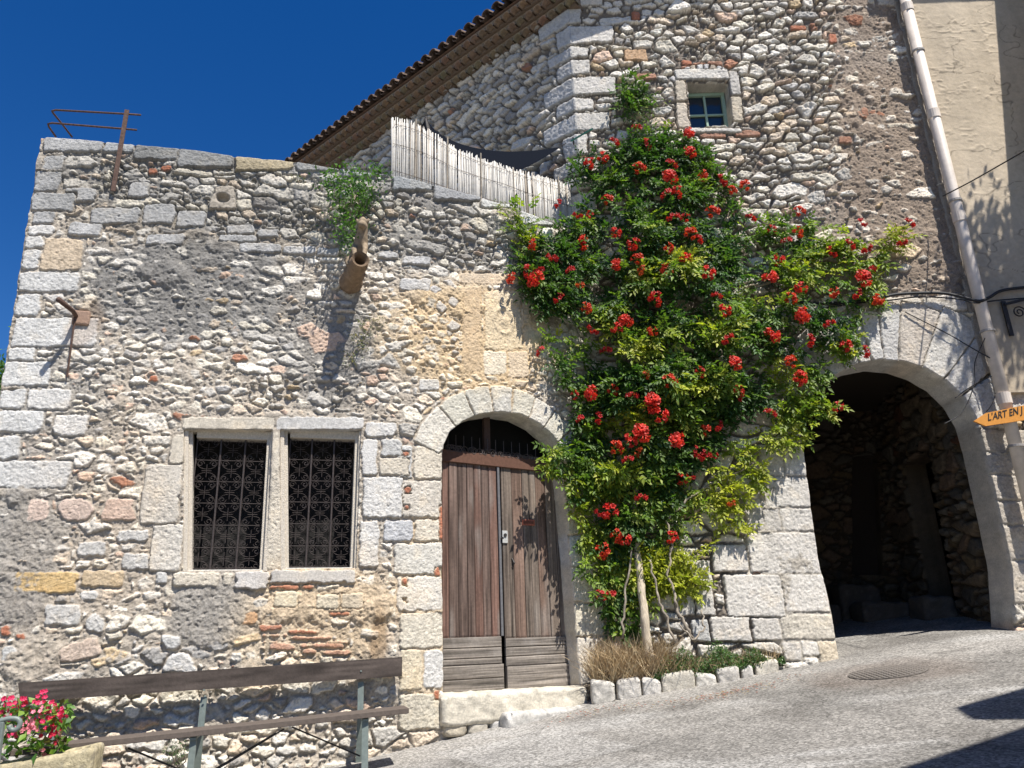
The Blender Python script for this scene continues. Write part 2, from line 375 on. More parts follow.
def fpos(F):
    def f(u, v, h):
        return np.stack([F.o[0] + F.d[0] * u + F.n[0] * h, F.o[1] + F.d[1] * u + F.n[1] * h, v], -1)
    return f

# =================================================================== GROUND
def axis(lo, hi, dlo, dhi, fine, coarse):
    a = [dlo]; 
    while a[-1] > lo: a.append(a[-1] - max(coarse * .02, (dlo - a[-1]) * .35 + fine))
    b = list(np.arange(dlo + fine, dhi, fine)); 
    c = [dhi]
    while c[-1] < hi: c.append(c[-1] + (c[-1] - dhi) * .35 + fine)
    return np.array(a[::-1] + b + c, np.float32)
gx = axis(-500, 500, -5.5, 7.5, .03, 5); gy = axis(-500, 500, 4.2, 13.0, .03, 5)
X, Y = np.meshgrid(gx, gy); Z = gzn(X, Y) + .012 * fbm(X * .9, Y * .9, 3, 40) + .0035 * fbm(X * 9, Y * 9, 3, 41) + .0016 * fbm(X * 28, Y * 28, 2, 42)
gi = np.arange(X.size).reshape(X.shape)
gq = np.stack([gi[:-1, :-1], gi[:-1, 1:], gi[1:, 1:], gi[1:, :-1]], -1).reshape(-1, 4)
base = np.array([.192, .182, .166]); a1 = fbm(X * .7, Y * 1.1, 4, 43); a2 = fbm(X * 3.1 + 2, Y * 3.1, 4, 44)
g_ = 1 + .26 * a1 + .26 * a2 + .16 * fbm(X * 9, Y * 9, 3, 48)
wallside = sstep(.9, .0, np.abs((KC[1] - .55) - Y) * (X > .5) + np.abs((X - K0[0]) * -.8 + 0) * 0 + (X <= .5) * np.abs((8.0 + (X + 1.05) * np.where(X < -1.05, .287, .577)) - .35 - Y))
GCOL = base * g_[..., None]; GCOL = GCOL * (1 - .45 * wallside[..., None]) + np.array([.36, .34, .31]) * .45 * wallside[..., None]
pale = sstep(.1, .5, fbm(X * .55 + 7, Y * 1.6 + X * .3, 4, 46))[..., None]; GCOL = GCOL * (1 - .50 * pale) + np.array([.37, .36, .34]) * .50 * pale
dk = sstep(.25, .6, fbm(X * 1.3 + 3, Y * 2.2, 4, 47))[..., None]; GCOL = GCOL * (1 - .5 * dk) + np.array([.10, .092, .082]) * .5 * dk
# two old repair patches and rusty run-off near the drain
def poly_m(P_):
    d_ = sdf_poly(X, Y, P_) + .03 * fbm(X * 5, Y * 5, 3, 49); return sstep(-.01, .02, d_)[..., None]
def G2(*q):
    o_ = []
    for x_, y_ in q: p_ = gpx(x_, y_); o_.append((p_.x, p_.y))
    return o_
k_ = poly_m(G2((700, 690), (870, 650), (960, 668), (830, 712))); GCOL = GCOL * (1 - .30 * k_) + np.array([.13, .125, .115]) * .30 * k_
k_ = poly_m(G2((430, 752), (560, 732), (640, 745), (520, 775))); GCOL = GCOL * (1 - .45 * k_) + np.array([.33, .32, .30]) * .45 * k_
dd_ = gpx(888, 673); k_ = (1 - sstep(.35, .85, np.hypot((X - dd_.x) * .75, Y - dd_.y) + .18 * fbm(X * 3, Y * 3, 3, 50)))[..., None]; GCOL = GCOL * (1 - .45 * k_) + np.array([.13, .10, .08]) * .45 * k_
m, t, b = mat_new('worn_asphalt'); Lk = t.links.new
at = N(t, 'ShaderNodeAttribute', attribute_name='Col'); ge = N(t, 'ShaderNodeNewGeometry')
vo = N(t, 'ShaderNodeTexVoronoi', i_Scale=58.); Lk(ge.outputs['Position'], vo.inputs['Vector'])
no = N(t, 'ShaderNodeTexNoise', i_Scale=38., i_Detail=6, i_Roughness=.75); Lk(ge.outputs['Position'], no.inputs['Vector'])
sp = N(t, 'ShaderNodeSeparateColor'); Lk(vo.outputs['Color'], sp.inputs[0])
mr = N(t, 'ShaderNodeMapRange'); mr.inputs[1].default_value = 0; mr.inputs[2].default_value = 1; mr.inputs[3].default_value = .58; mr.inputs[4].default_value = 1.5; Lk(sp.outputs[0], mr.inputs[0])
mr2 = N(t, 'ShaderNodeMapRange'); mr2.inputs[1].default_value = .3; mr2.inputs[2].default_value = .7; mr2.inputs[3].default_value = .6; mr2.inputs[4].default_value = 1.4; Lk(no.outputs['Fac'], mr2.inputs[0])
mm_ = N(t, 'ShaderNodeMath', operation='MULTIPLY'); Lk(mr.outputs[0], mm_.inputs[0]); Lk(mr2.outputs[0], mm_.inputs[1])
wn = N(t, 'ShaderNodeTexNoise', i_Scale=2.2, i_Detail=5); Lk(ge.outputs['Position'], wn.inputs['Vector'])
wv_ = N(t, 'ShaderNodeVectorMath', operation='MULTIPLY_ADD'); Lk(wn.outputs['Color'], wv_.inputs[0]); wv_.inputs[1].default_value = (.9, .9, 0); Lk(ge.outputs['Position'], wv_.inputs[2])
cv = N(t, 'ShaderNodeTexVoronoi', feature='DISTANCE_TO_EDGE', i_Scale=.62); Lk(wv_.outputs[0], cv.inputs['Vector'])
cm_ = N(t, 'ShaderNodeMapRange'); cm_.inputs[1].default_value = .0; cm_.inputs[2].default_value = .008; cm_.inputs[3].default_value = .62; cm_.inputs[4].default_value = 1; Lk(cv.outputs['Distance'], cm_.inputs[0])
m3_ = N(t, 'ShaderNodeMath', operation='MULTIPLY'); Lk(mm_.outputs[0], m3_.inputs[0]); Lk(cm_.outputs[0], m3_.inputs[1]); mm_ = m3_
vs_ = N(t, 'ShaderNodeVectorMath', operation='SCALE'); Lk(at.outputs['Color'], vs_.inputs[0]); Lk(mm_.outputs[0], vs_.inputs['Scale']); Lk(vs_.outputs[0], b.inputs['Base Color'])
bp = N(t, 'ShaderNodeBump', i_Strength=.8, i_Distance=.008); Lk(no.outputs['Fac'], bp.inputs['Height']); Lk(bp.outputs[0], b.inputs['Normal']); b.inputs['Roughness'].default_value = .9; b.inputs['Specular IOR Level'].default_value = .2
M_ASPH = m
tag(link('ground', np_mesh('ground', np.stack([X, Y, Z], -1).reshape(-1, 3), quads=gq, cols=GCOL.reshape(-1, 3), smooth=True), M_ASPH), 'worn pale grey asphalt street rising towards the archway', kind='structure')

# =================================================================== LOW HOUSE WITH TERRACE (bent front wall)
# plan of the front: along F1 (u<0) then F2 (u>0) with a rounded bend
_us = np.arange(-7, 5, .01); _w = sstep(-.45, .45, _us); _hd = np.radians(74 + (60 - 74) * _w)
_x = np.cumsum(np.sin(_hd)) * .01; _y = np.cumsum(np.cos(_hd)) * .01
_i0 = np.searchsorted(_us, -1.5); _ref = F1.pt(-1.5, 0); _x += _ref[0] - _x[_i0]; _y += _ref[1] - _y[_i0]
def posA(u, v, h):
    u = np.asarray(u); x = np.interp(u, _us, _x); y = np.interp(u, _us, _y); hd = np.interp(u, _us, _hd)
    return np.stack([x + np.cos(hd) * h, y - np.sin(hd) * h, v], -1)
def pxA(x, y, h=0.):
    u, v = F1.px(x, y, h)
    if u > 0: u, v = F2.px(x, y, h)
    return (u, v)
def frA(x): return F1 if x < 418 else F2
def QA(*p): return [pxA(*q) for q in p]
def RA(x0, y0, x1, y1, c, **k):       # block given by its corners in the picture of the wall, true vertical sides
    x0 -= .5; x1 += .5; y0 -= .5; y1 += .5
    a = pxA((x0), (y0 + y1) / 2); b = pxA(x1, (y0 + y1) / 2); 
    vt = (pxA(x0, y0)[1] + pxA(x1, y0)[1]) / 2; vb = (pxA(x0, y1)[1] + pxA(x1, y1)[1]) / 2
    d = dict(p=[(a[0], pxA(x0, y1)[1]), (b[0], pxA(x1, y1)[1]), (b[0], pxA(x1, y0)[1]), (a[0], pxA(x0, y0)[1])], c=c); d.update(k); return d
def EA(px, py, rx, ry, *v):
    c = pxA(px, py); a = pxA(px + rx, py); b = pxA(px, py - ry); return (c[0], c[1], abs(a[0] - c[0]), abs(b[1] - c[1]), *v)
WH = (.62, .60, .56); WM = (.60, .54, .44); GY = (.42, .415, .40); BE = (.58, .47, .34); OC = (.55, .40, .20); PK = (.56, .45, .38); BR = (.42, .17, .10); LG = (.54, .53, .50); DG = (.28, .28, .27)
CA = .0082
UA, VA = grid(-4.4, UC + .10, .1, 7.6, CA)
winL = QA((185, 430), (274, 430), (266, 570), (184, 571)); winR = QA((281, 430), (362, 430), (357, 568), (282, 569))
doorP = QA((443, 712), (443, 445), (449, 432), (463, 421), (480, 414), (500, 412), (520, 415), (538, 424), (551, 435), (561, 449), (572, 560), (583, 712))
topP = QA((20, 136), (42, 138), (182, 149), (392, 178), (430, 186), (510, 205), (545, 222), (600, 240), (640, 250))
topu = np.array([p[0] for p in topP]); topv = np.array([p[1] for p in topP])
eL = QA((42, 138), (-57, 768)); lft = lambda V: eL[0][0] + (eL[1][0] - eL[0][0]) * (eL[0][1] - V) / (eL[0][1] - eL[1][1])
S = np.minimum(np.interp(UA, topu, topv).astype(np.float32) + .012 * fbm(UA * 6, VA * 0, 2, 61) + .03 * sstep(.2, 1, UA) * fbm(UA * 3, VA * 0, 2, 62) - VA, UA - lft(VA) - .010 * fbm(VA * 8, UA * 0, 2, 63))
for P_ in (winL, winR, doorP): S = np.minimum(S, -sdf_poly(UA, VA, P_) + .004 * fbm(UA * 12, VA * 12, 2, 64))
bl = []
A_ = bl.append
# quoins of the left corner
for r in [(33, 193, 76, 211), (36, 172, 62, 192), (33, 212, 58, 225), (29, 226, 55, 236), (26, 237, 46, 249), (24, 250, 42, 270), (20, 272, 80, 292), (17, 294, 41, 316), (14, 318, 98, 347), (9, 348, 36, 361), (4, 362, 51, 386), (1, 389, 26, 409), (28, 389, 72, 410), (-4, 411, 45, 433), (55, 415, 89, 436), (-8, 436, 22, 459), (-12, 461, 71, 488), (44, 155, 66, 170)]:
    A_(RA(*r, GY if r[1] < 215 else ((.57, .56, .53) if r[0] < 25 else WH)))
A_(RA(43, 239, 83, 271, BE)); A_(RA(29, 499, 50, 521, PK)); A_(RA(16, 572, 80, 593, OC)); A_(RA(82, 570, 125, 587, (.50, .40, .27)))
A_(dict(p=QA((57, 512), (62, 500), (77, 497), (92, 500), (97, 511), (90, 521), (66, 521)), c=PK)); A_(dict(p=QA((103, 508), (110, 497), (136, 499), (137, 520), (101, 521)), c=(.58, .44, .35)))
A_(RA(46, 605, 83, 625, LG)); A_(dict(p=QA((87, 618), (97, 611), (108, 620), (104, 634), (89, 632)), c=LG))
A_(dict(p=QA((58, 650), (80, 640), (100, 636), (104, 655), (84, 661), (62, 663)), c=(.58, .47, .38)))
A_(dict(p=QA((160, 672), (172, 652), (190, 654), (200, 670), (198, 676)), c=WH, h=.04)); A_(dict(p=QA((160, 634), (182, 636), (180, 650), (164, 650)), c=LG, h=.04))
for r in [(78, 541, 107, 556), (82, 590, 100, 600), (118, 530, 150, 542), (124, 553, 151, 570), (3, 645, 20, 660)]: A_(RA(*r, LG))
# window surround
for r, c in [((184, 418, 275, 430), WM), ((277, 418, 364, 430), WH), ((366, 423, 397, 437), WH), ((143, 465, 182, 524), (.60, .55, .47)), ((152, 525, 183, 571), (.60, .56, .49)), ((171, 435, 185, 464), WM), ((363, 440, 378, 476), WH), ((364, 478, 403, 518), (.63, .61, .57)), ((360, 521, 380, 567), WH), ((382, 440, 402, 457), LG), ((380, 459, 410, 476), WM)]:
    A_(RA(*r, c, r=.009, h=.022))
A_(dict(p=QA((274, 431), (281, 431), (283, 570), (265, 570)), c=WM, r=.02, h=.012, wob=.3)); A_(RA(174, 572, 221, 587, WM, h=.035)); A_(RA(223, 572, 234, 586, WM, h=.03)); A_(RA(236, 571, 270, 589, (.52, .49, .45), h=.05)); A_(RA(271, 570, 357, 583, (.50, .49, .47), h=.055))
A_(RA(156, 572, 168, 584, LG)); A_(RA(275, 591, 299, 607, (.63, .58, .46), h=.034, wob=.6)); A_(RA(317, 594, 340, 609, (.62, .57, .46), h=.034, wob=.6)); A_(RA(342, 593, 364, 609, (.56, .50, .40), h=.034, wob=.6)); A_(RA(243, 612, 258, 624, (.52, .33, .19)))
for r in [(260, 625, 284, 631), (262, 633, 288, 637), (288, 630, 324, 634), (291, 636, 333, 640), (300, 643, 345, 648), (270, 643, 296, 650), (320, 650, 356, 655), (302, 649, 318, 654), (262, 641, 280, 644), (326, 641, 350, 644), (270, 585, 300, 590), (302, 585, 316, 590), (330, 612, 352, 616)]:
    A_(RA(*r, (.42, .20, .13) if r[1] < 632 else (.45, .28, .20), r=.006, h=.030, wob=.6))
for r in [(150, 376, 160, 383), (149, 168, 158, 174), (163, 165, 172, 171), (0, 626, 14, 636), (18, 633, 27, 640), (403, 452, 410, 457), (406, 487, 412, 494), (404, 505, 410, 510), (403, 577, 408, 586), (440, 505, 444, 540), (404, 598, 408, 602), (434, 690, 440, 700), (435, 567, 442, 575)]:
    A_(RA(*r, BR, r=.006))
# coping
for r, c in [((45, 137, 105, 152), GY), ((106, 139, 135, 153), (.36, .37, .37)), ((136, 142, 179, 160), DG), ((180, 147, 234, 167), DG), ((236, 153, 295, 171), (.50, .42, .28)), ((297, 157, 340, 173), DG), ((341, 160, 391, 178), (.36, .36, .36)), ((393, 178, 432, 192), (.36, .37, .37)), ((434, 186, 480, 201), (.40, .40, .40)), ((481, 194, 520, 208), LG), ((521, 207, 552, 226), LG)]:
    A_(RA(*r, c, h=.03, r=.01))
A_(dict(p=QA((207, 210), (215, 188), (236, 186), (237, 211)), c=(.52, .46, .38), h=.035))
for r in [(91, 208, 141, 224), (144, 205, 176, 225), (178, 212, 206, 228), (148, 235, 185, 246), (220, 236, 258, 243), (240, 244, 282, 253), (283, 247, 317, 255), (318, 249, 340, 257), (130, 183, 150, 198), (64, 188, 98, 202), (70, 222, 103, 236), (228, 226, 255, 235), (257, 230, 280, 238), (378, 253, 398, 260), (403, 258, 430, 266), (400, 280, 430, 292)]:
    A_(RA(*r, (.52, .51, .49), h=.03))
# relief panel above the door
for r, c in [((463, 288, 480, 372), BE), ((484, 292, 521, 350), (.62, .54, .41)), ((483, 352, 506, 375), (.66, .62, .54)), ((508, 352, 528, 378), (.60, .52, .42)), ((460, 274, 522, 285), BE), ((524, 294, 545, 350), (.60, .52, .40)), ((420, 379, 440, 390), WH)]:
    A_(RA(*r, c, r=.014, h=.014))
for r in [(428, 285, 443, 296), (434, 300, 448, 316), (446, 296, 460, 310), (444, 320, 463, 334), (447, 336, 462, 344), (449, 349, 461, 357)]:
    a, b, c_, d_ = r; A_(dict(p=QA((a, (b + d_) / 2), ((a + c_) / 2 - 2, b), (c_, (b + d_) / 2), ((a + c_) / 2, d_)), c=(.52, .51, .50), h=.03))
# door arch: voussoirs between two arcs
def circ(p, q, r):
    (ax, ay), (bx, by), (cx, cy) = p, q, r; d = 2 * (ax * (by - cy) + bx * (cy - ay) + cx * (ay - by))
    ux = ((ax * ax + ay * ay) * (by - cy) + (bx * bx + by * by) * (cy - ay) + (cx * cx + cy * cy) * (ay - by)) / d
    uy = ((ax * ax + ay * ay) * (cx - bx) + (bx * bx + by * by) * (ax - cx) + (cx * cx + cy * cy) * (bx - ax)) / d
    return ux, uy, math.hypot(ax - ux, ay - uy)
def voussoirs(cx, cy, r0, r1, angs, cols, **k):
    out = []
    for i in range(len(angs) - 1):
        a, b = angs[i], angs[i + 1]; c_ = (a + b) / 2; ri = r0; ro = r1 if not hasattr(r1, '__len__') else r1[i]
        P_ = [(cx + ri * cos(a), cy + ri * sin(a)), (cx + ri * cos(b), cy + ri * sin(b)), (cx + ro * cos(b), cy + ro * sin(b)), (cx + ro * cos(c_) * 1.01, cy + ro * sin(c_) * 1.01), (cx + ro * cos(a), cy + ro * sin(a))]
        out.append(dict(p=P_, c=cols[i % len(cols)], **k))
    return out
cx, cy, cr = circ(*QA((446, 438), (500, 412), (556, 446)))
bl += voussoirs(cx, cy, cr - .03, cr + .31, [radians(a) for a in (22, 40, 55, 69, 84, 99, 115, 133, 158)], [(.60, .57, .49), (.58, .55, .46), (.62, .58, .50), (.60, .56, .46), (.61, .58, .51)], r=.01, h=.03, rnd=.008, wob=.5)
# jambs
for r, c in [((415, 446, 443, 479), WM), ((398, 446, 413, 478), LG), ((390, 481, 443, 517), (.60, .55, .47)), ((416, 519, 443, 541), WM), ((385, 520, 414, 541), (.50, .50, .50)), ((395, 543, 443, 574), (.62, .59, .52)), ((398, 576, 443, 611), (.60, .56, .49)), ((400, 613, 443, 648), (.60, .55, .45)), ((424, 650, 443, 688), WH), ((400, 650, 422, 690), (.62, .54, .40)),
             ((566, 470, 600, 500), WM), ((567, 502, 598, 534), (.56, .49, .38)), ((571, 536, 603, 566), LG), ((572, 568, 600, 602), WM), ((575, 604, 604, 636), (.62, .56, .44)), ((577, 638, 600, 684), (.60, .55, .47)), ((400, 694, 440, 730), (.55, .50, .40))]:
    A_(RA(*r, c, r=.011, h=.02))
box = (-4.4, UC + .2, .1, 7.6)
grimeA = lambda u, v: np.full(len(u), .8)
mort = field(UA, VA, -.004, [EA(20, 560, 45, 75, .014), EA(215, 612, 45, 38, .02), EA(190, 290, 110, 48, -.002), EA(110, 610, 45, 20, .004), EA(370, 640, 16, 60, .012), EA(480, 330, 80, 60, .004), EA(330, 345, 70, 60, -.004), EA(250, 200, 170, 36, -.026), EA(440, 230, 80, 45, -.026), EA(320, 610, 70, 50, .004), EA(430, 640, 25, 60, .006), EA(290, 725, 140, 40, -.024), EA(130, 720, 110, 40, -.022), EA(300, 395, 60, 20, -.03), EA(30, 660, 30, 25, .012)])
gap = field(UA, VA, .0115, [EA(190, 290, 110, 48, .020), EA(250, 200, 170, 36, .007), EA(20, 560, 45, 75, .06), EA(215, 612, 45, 38, .05), EA(480, 330, 80, 60, .012), EA(370, 640, 16, 60, .05), EA(330, 345, 70, 50, .013), EA(30, 660, 30, 25, .03)])
mc = np.empty(UA.shape + (3,), np.float32)
mgray = field(UA, VA, 0, [EA(190, 290, 120, 55, 1), EA(330, 350, 60, 60, .8), EA(250, 190, 200, 45, 1), EA(440, 230, 90, 50, .9), EA(60, 420, 50, 150, .6), EA(215, 610, 48, 40, .65), EA(20, 560, 48, 80, .75)])[..., None]
mwarm = field(UA, VA, 0, [EA(470, 340, 85, 65, 1), EA(310, 620, 90, 60, .6), EA(430, 600, 30, 120, .9), EA(590, 560, 40, 150, .8)])[..., None]
mc = np.array([.41, .36, .295]) * (1 - mgray) + np.array([.29, .275, .25]) * mgray; mc = mc * (1 - mwarm) + np.array([.56, .455, .32]) * mwarm
big = EA(100, 480, 130, 260); 
def pbig(u, v): return np.where((v < 3.4) & (u > -4.4), .24, np.where(v > 5.3, .26, .08))
lays = [Layer(box, .27, .15, 11, pbig), Layer(box, .15, .092, 12, .60), Layer(box, .088, .06, 13, .62), Layer(box, .052, .036, 14, .5, merge=.1)]
tin = [EA(190, 200, 200, 55, (.62, .62, .61), .8), EA(190, 285, 120, 55, (.70, .70, .70), .75), EA(330, 350, 60, 70, (.74, .74, .74), .7), EA(440, 225, 90, 45, (.74, .74, .73), .8), EA(95, 520, 90, 150, (1.0, .95, .90), .5), EA(480, 340, 80, 60, (1.06, .97, .82), .8), EA(340, 600, 90, 70, (1.05, .97, .86), .7), EA(85, 325, 20, 30, (.75, .55, .40), .4), EA(380, 640, 10, 40, (.62, .52, .42), .7)]
HA, COA = masonry(UA, VA, lays, bl, mort, gap, [3.8, 3.6, 1.6, .8, 1.8, .8, .5, .25, .08, 3.0], mc, 100, .019, tin, .95)
HA += (.05 * fbm(UA * .8, VA * .8, 2, 65)).astype(np.float32)                # the old wall is not quite flat
dm = np.minimum(np.abs(sdf_poly(UA, VA, winL)), np.abs(sdf_poly(UA, VA, winR))); HA = HA * sstep(-.02, .35, dm) + (1 - sstep(-.02, .35, dm)) * np.clip(HA, -.02, .03)
# the hole in the carved spout stone
pc = pxA(224, 199); dh = np.hypot(UA - pc[0], (VA - pc[1]) * 1.2); HA -= .09 * (1 - sstep(.04, .085, dh)); 
# faint carved medallion on the panel
pm = pxA(503, 322); dmed = np.hypot(UA - pm[0], (VA - pm[1]) * .8); HA += .022 * np.exp(-((dmed - .13) / .022) ** 2) * (.6 + .5 * fbm(UA * 9, VA * 9, 2, 66)); HA += .025 * np.exp(-(dmed / .07) ** 2)
lowhouse = thing('terrace_house', 'low rubble stone house with walled terrace, twin grilled windows and old plank door', 'house', (float(posA(-2, 0, 0)[0]), float(posA(-2, 0, 0)[1]), 0))
def depA(u, v):
    d = np.full(u.shape, .42, np.float32); wl = (u > winL[0][0] - .1) & (u < winR[1][0] + .1) & (v > winL[3][1] - .1) & (v < winL[0][1] + .1)
    d[wl] = .16; dd = (u > doorP[1][0] - .1) & (u < doorP[-1][0] + .12) & (v < doorP[5][1] + .1); d[dd] = .30
    return d
wallA = make_wall('front_wall', posA, UA, VA, HA, COA, S, CA, depA, parent=lowhouse)
wallA['label'] = 'rubble stone front wall with brick patches and grey coping stones'
# closed body behind: near-black fill for the unlit rooms, terrace floor, side wall
mb = MB()
a = posA(lft(7.0) + .06, 0, -.3); b_ = posA(UC, 0, -.42); 
bk = [F1.pt(-4.0, 0, -.5), F1.pt(-.05, 0, -.62), F2.pt(UC + .4, 0, -.62)]
for z0, z1, c in ((.0, 6.25, (.3, .28, .25)),):
    p = [F1.pt(-3.8, z0, -.42), F1.pt(-3.4, z0, -3.0), F1.pt(1.5, z0, -4.6), F2.pt(2.2, z0, -.5)]; 
    q = [(x, y, z1) for x, y, z in p]
    for i, j in ((0, 1), (1, 2)): mb.add([p[i], p[j], q[j], q[i]], [(0, 1, 2, 3)], c)
    e0 = F1.pt(-3.8, z1, -.4); e1 = posA(0, z1, -.4); e2 = F2.pt(2.9, z1, -.4); e3 = F1.pt(1.5, z1, -4.6); e4 = F1.pt(-3.4, z1, -3.0)
    mb.add([e0, e1, e2, e3, e4], [(0, 1, 2, 3, 4)], c)
mb.build('terrace_and_back_walls', M_STONE, lowhouse)
mb = MB(); mb.fbox(F1, -2.6, -.3, 1.9, 4.1, -.9, -.45, (.01, .01, .01)); mb.build('black_room_fill', M_DARK, lowhouse)

# ---- windows: moulded frame, two thick bars and scrollwork
def lerp(a, b, t): return a + (b - a) * t
def make_window(P_, lab):
    u0 = (P_[0][0] + P_[3][0]) / 2; u1 = (P_[1][0] + P_[2][0]) / 2; v1 = (P_[0][1] + P_[1][1]) / 2; v0 = (P_[2][1] + P_[3][1]) / 2
    h = -.12; w = MB(); c = (.58, .52, .43)
    for (a0, a1, b0, b1) in ((u0 - .01, u0 + .045, v0 - .01, v1 + .01), (u1 - .045, u1 + .01, v0 - .01, v1 + .01)):
        pass
    (tlu, tlv), (tru, trv), (bru, brv), (blu, blv) = P_
    for (xb, xt, s_) in ((blu, tlu, 1), (bru, tru, -1)):
        for wd, h0_, h1_ in ((.065, -.19, -.05), (.030, -.05, -.012)):
            lo_, hi_ = sorted((0, s_ * wd)); lo_ -= .012 * (s_ > 0); hi_ += .012 * (s_ < 0)
            w.hexa([F1.pt(xb + lo_, v0 - .01, h0_), F1.pt(xb + hi_, v0 - .01, h0_), F1.pt(xb + hi_, v0 - .01, h1_), F1.pt(xb + lo_, v0 - .01, h1_), F1.pt(xt + lo_, v1 + .01, h0_), F1.pt(xt + hi_, v1 + .01, h0_), F1.pt(xt + hi_, v1 + .01, h1_), F1.pt(xt + lo_, v1 + .01, h1_)], c)
    w.fbox(F1, u0 + .045, u1 - .045, v1 - .075, v1 + .01, -.19, -.06, c); w.fbox(F1, u0 + .045, u1 - .045, v0 - .01, v0 + .012, -.19, -.03, (.52, .50, .46))
    o = w.build('window', M_STONE, lowhouse, bevel=.006); o['label'] = lab
    g = MB(); ua, ub, va, vb = u0 + .045, u1 - .045, v0 + .012, v1 - .075; W = ub - ua; cw = W / 3; nr = 6; chh = (vb - va) / nr
    for k in (1, 2): g.tube([F1.pt(ua + cw * k, va - .01, h + .012), F1.pt(ua + cw * k, vb + .01, h + .012)], .0095, 6)
    for k in (0, 3): g.tube([F1.pt(ua + cw * k + (.006 if k == 0 else -.006), va - .01, h), F1.pt(ua + cw * k + (.006 if k == 0 else -.006), vb + .01, h)], .007, 5)
    g.build('thick_bar', M_GRILLE, o)
    g = MB()
    for r in range(nr + 1): g.tube([F1.pt(ua, min(max(va + chh * r, va + .02), vb - .02), h), F1.pt(ub, min(max(va + chh * r, va + .02), vb - .02), h)], .0032, 5)
    def scroll(cu, cv, sx, sy, R0=1.0):
        pts = []
        for k in range(20):
            a = k / 19 * 1.62 * 2 * pi * .80; rr = R0 * (1 - k / 19 * .78); 
            pts.append(F1.pt(cu + sx * (rr * cos(a)), cv + sy * (rr * sin(a)), h))
        g.tube(pts, .0026, 4, cap=False)
    for k in range(3):
        for r in range(nr):
            mu = ua + cw * (k + .5); mv = va + chh * (r + .5)
            q = cw * .24
            for sx in (-1, 1):
                for sy in (-1, 1):
                    # heart-like C scroll: from the middle cross outwards and curling in
                    arc = [F1.pt(mu + sx * cw * (.04 + .40 * sin(a)), mv + sy * chh * (.46 - .42 * cos(a) * .9), h) for a in [i * pi / 2 / 6 for i in range(7)]]
                    g.tube(arc, .0026, 4, cap=False)
                    scroll(mu + sx * cw * .26, mv + sy * chh * .33, -sx, sy, cw * .15)
            g.tube([F1.pt(mu - cw * .2, mv, h), F1.pt(mu + cw * .2, mv, h)], .003, 4); g.tube([F1.pt(mu, mv - chh * .3, h), F1.pt(mu, mv + chh * .3, h)], .003, 4)
    g.build('scrollwork', M_GRILLE, o)
make_window(winL, 'left opening of the twin window behind scrolled iron grille')
make_window(winR, 'right opening of the twin window behind scrolled iron grille')

# ---- door
HD = -.235
rnd = random.Random(3)
def dpx(x, y): return F2.px(x, y, HD)
frame = MB(); cF = (.12, .062, .042)
a = dpx(436, 449); b_ = dpx(552, 466); a2 = dpx(436, 459); 
frame.hexa([F2.pt(*dpx(438, 461), HD - .06), F2.pt(*dpx(562, 474), HD - .06), F2.pt(*dpx(562, 474), HD + .03), F2.pt(*dpx(438, 461), HD + .03), F2.pt(*dpx(438, 449), HD - .06), F2.pt(*dpx(562, 463), HD - .06), F2.pt(*dpx(562, 463), HD + .03), F2.pt(*dpx(438, 449), HD + .03)], cF)
ucen = dpx(488, 440)[0]; frame.fbox(F2, ucen - .04, ucen + .04, dpx(488, 452)[1], 4.25, HD - .07, HD - .01, (.07, .045, .035))
door = frame.build('door', M_WOOD, lowhouse, bevel=.006); door['label'] = 'weathered brown double plank door with grey bottom boards'
mb = MB(); mb.fbox(F2, .1, 2.0, .7, 4.5, HD - .35, HD - .30, (.012, .01, .009)); mb.build('black_hall_fill', M_DARK, lowhouse)  # black panel in place of the unlit hall
def plank_mesh(mb, u0, u1, v0, v1, h0, h1, base, horiz=False, seed=0, rag=0):
    """one board with grain: subdivided front with colour streaks and small relief"""
    nu = max(2, int((u1 - u0) / .008)); nv = max(2, int((v1 - v0) / .02))
    if horiz: nu = max(2, int((u1 - u0) / .02)); nv = max(2, int((v1 - v0) / .008))
    us = np.linspace(u0, u1, nu + 1); vs_ = np.linspace(v0, v1, nv + 1); U, V = np.meshgrid(us, vs_)
    if horiz: g = fbm(V * 90 + seed, U * 2.2, 3, 9) ; g2 = fbm(V * 28 + seed, U * 1.2, 3, 19)
    else: g = fbm(U * 90 + seed, V * 2.2, 3, 9); g2 = fbm(U * 28 + seed * 3.1, V * 1.2, 3, 19)
    ed = np.minimum(np.minimum(U - u0, u1 - U), np.minimum(V - v0, v1 - V)); Hh = h1 + .0022 * g + .003 * g2 - .006 * (1 - sstep(0, .006, ed))
    Cc = np.array(base) * (1 + .75 * g + .55 * g2)[..., None]
    k = sstep(.15, .5, fbm(U * 5 + seed, V * 1.1, 3, 29))[..., None] * .55; Cc = Cc * (1 - k) + np.array([.24, .215, .19]) * k * (1 + .4 * g)[..., None]
    b = len(mb.v); P_ = fpos(F2)(U, V, Hh).reshape(-1, 3); mb.v += [tuple(p) for p in P_]; mb.c += [tuple(c) for c in Cc.reshape(-1, 3).clip(.01, .9)]
    w = nu + 1
    for j in range(nv):
        for i in range(nu): q = b + j * w + i; mb.f.append((q, q + 1, q + w + 1, q + w))
    mb.fbox(F2, u0, u1, v0, v1, h0, h1 - .007, tuple(base))
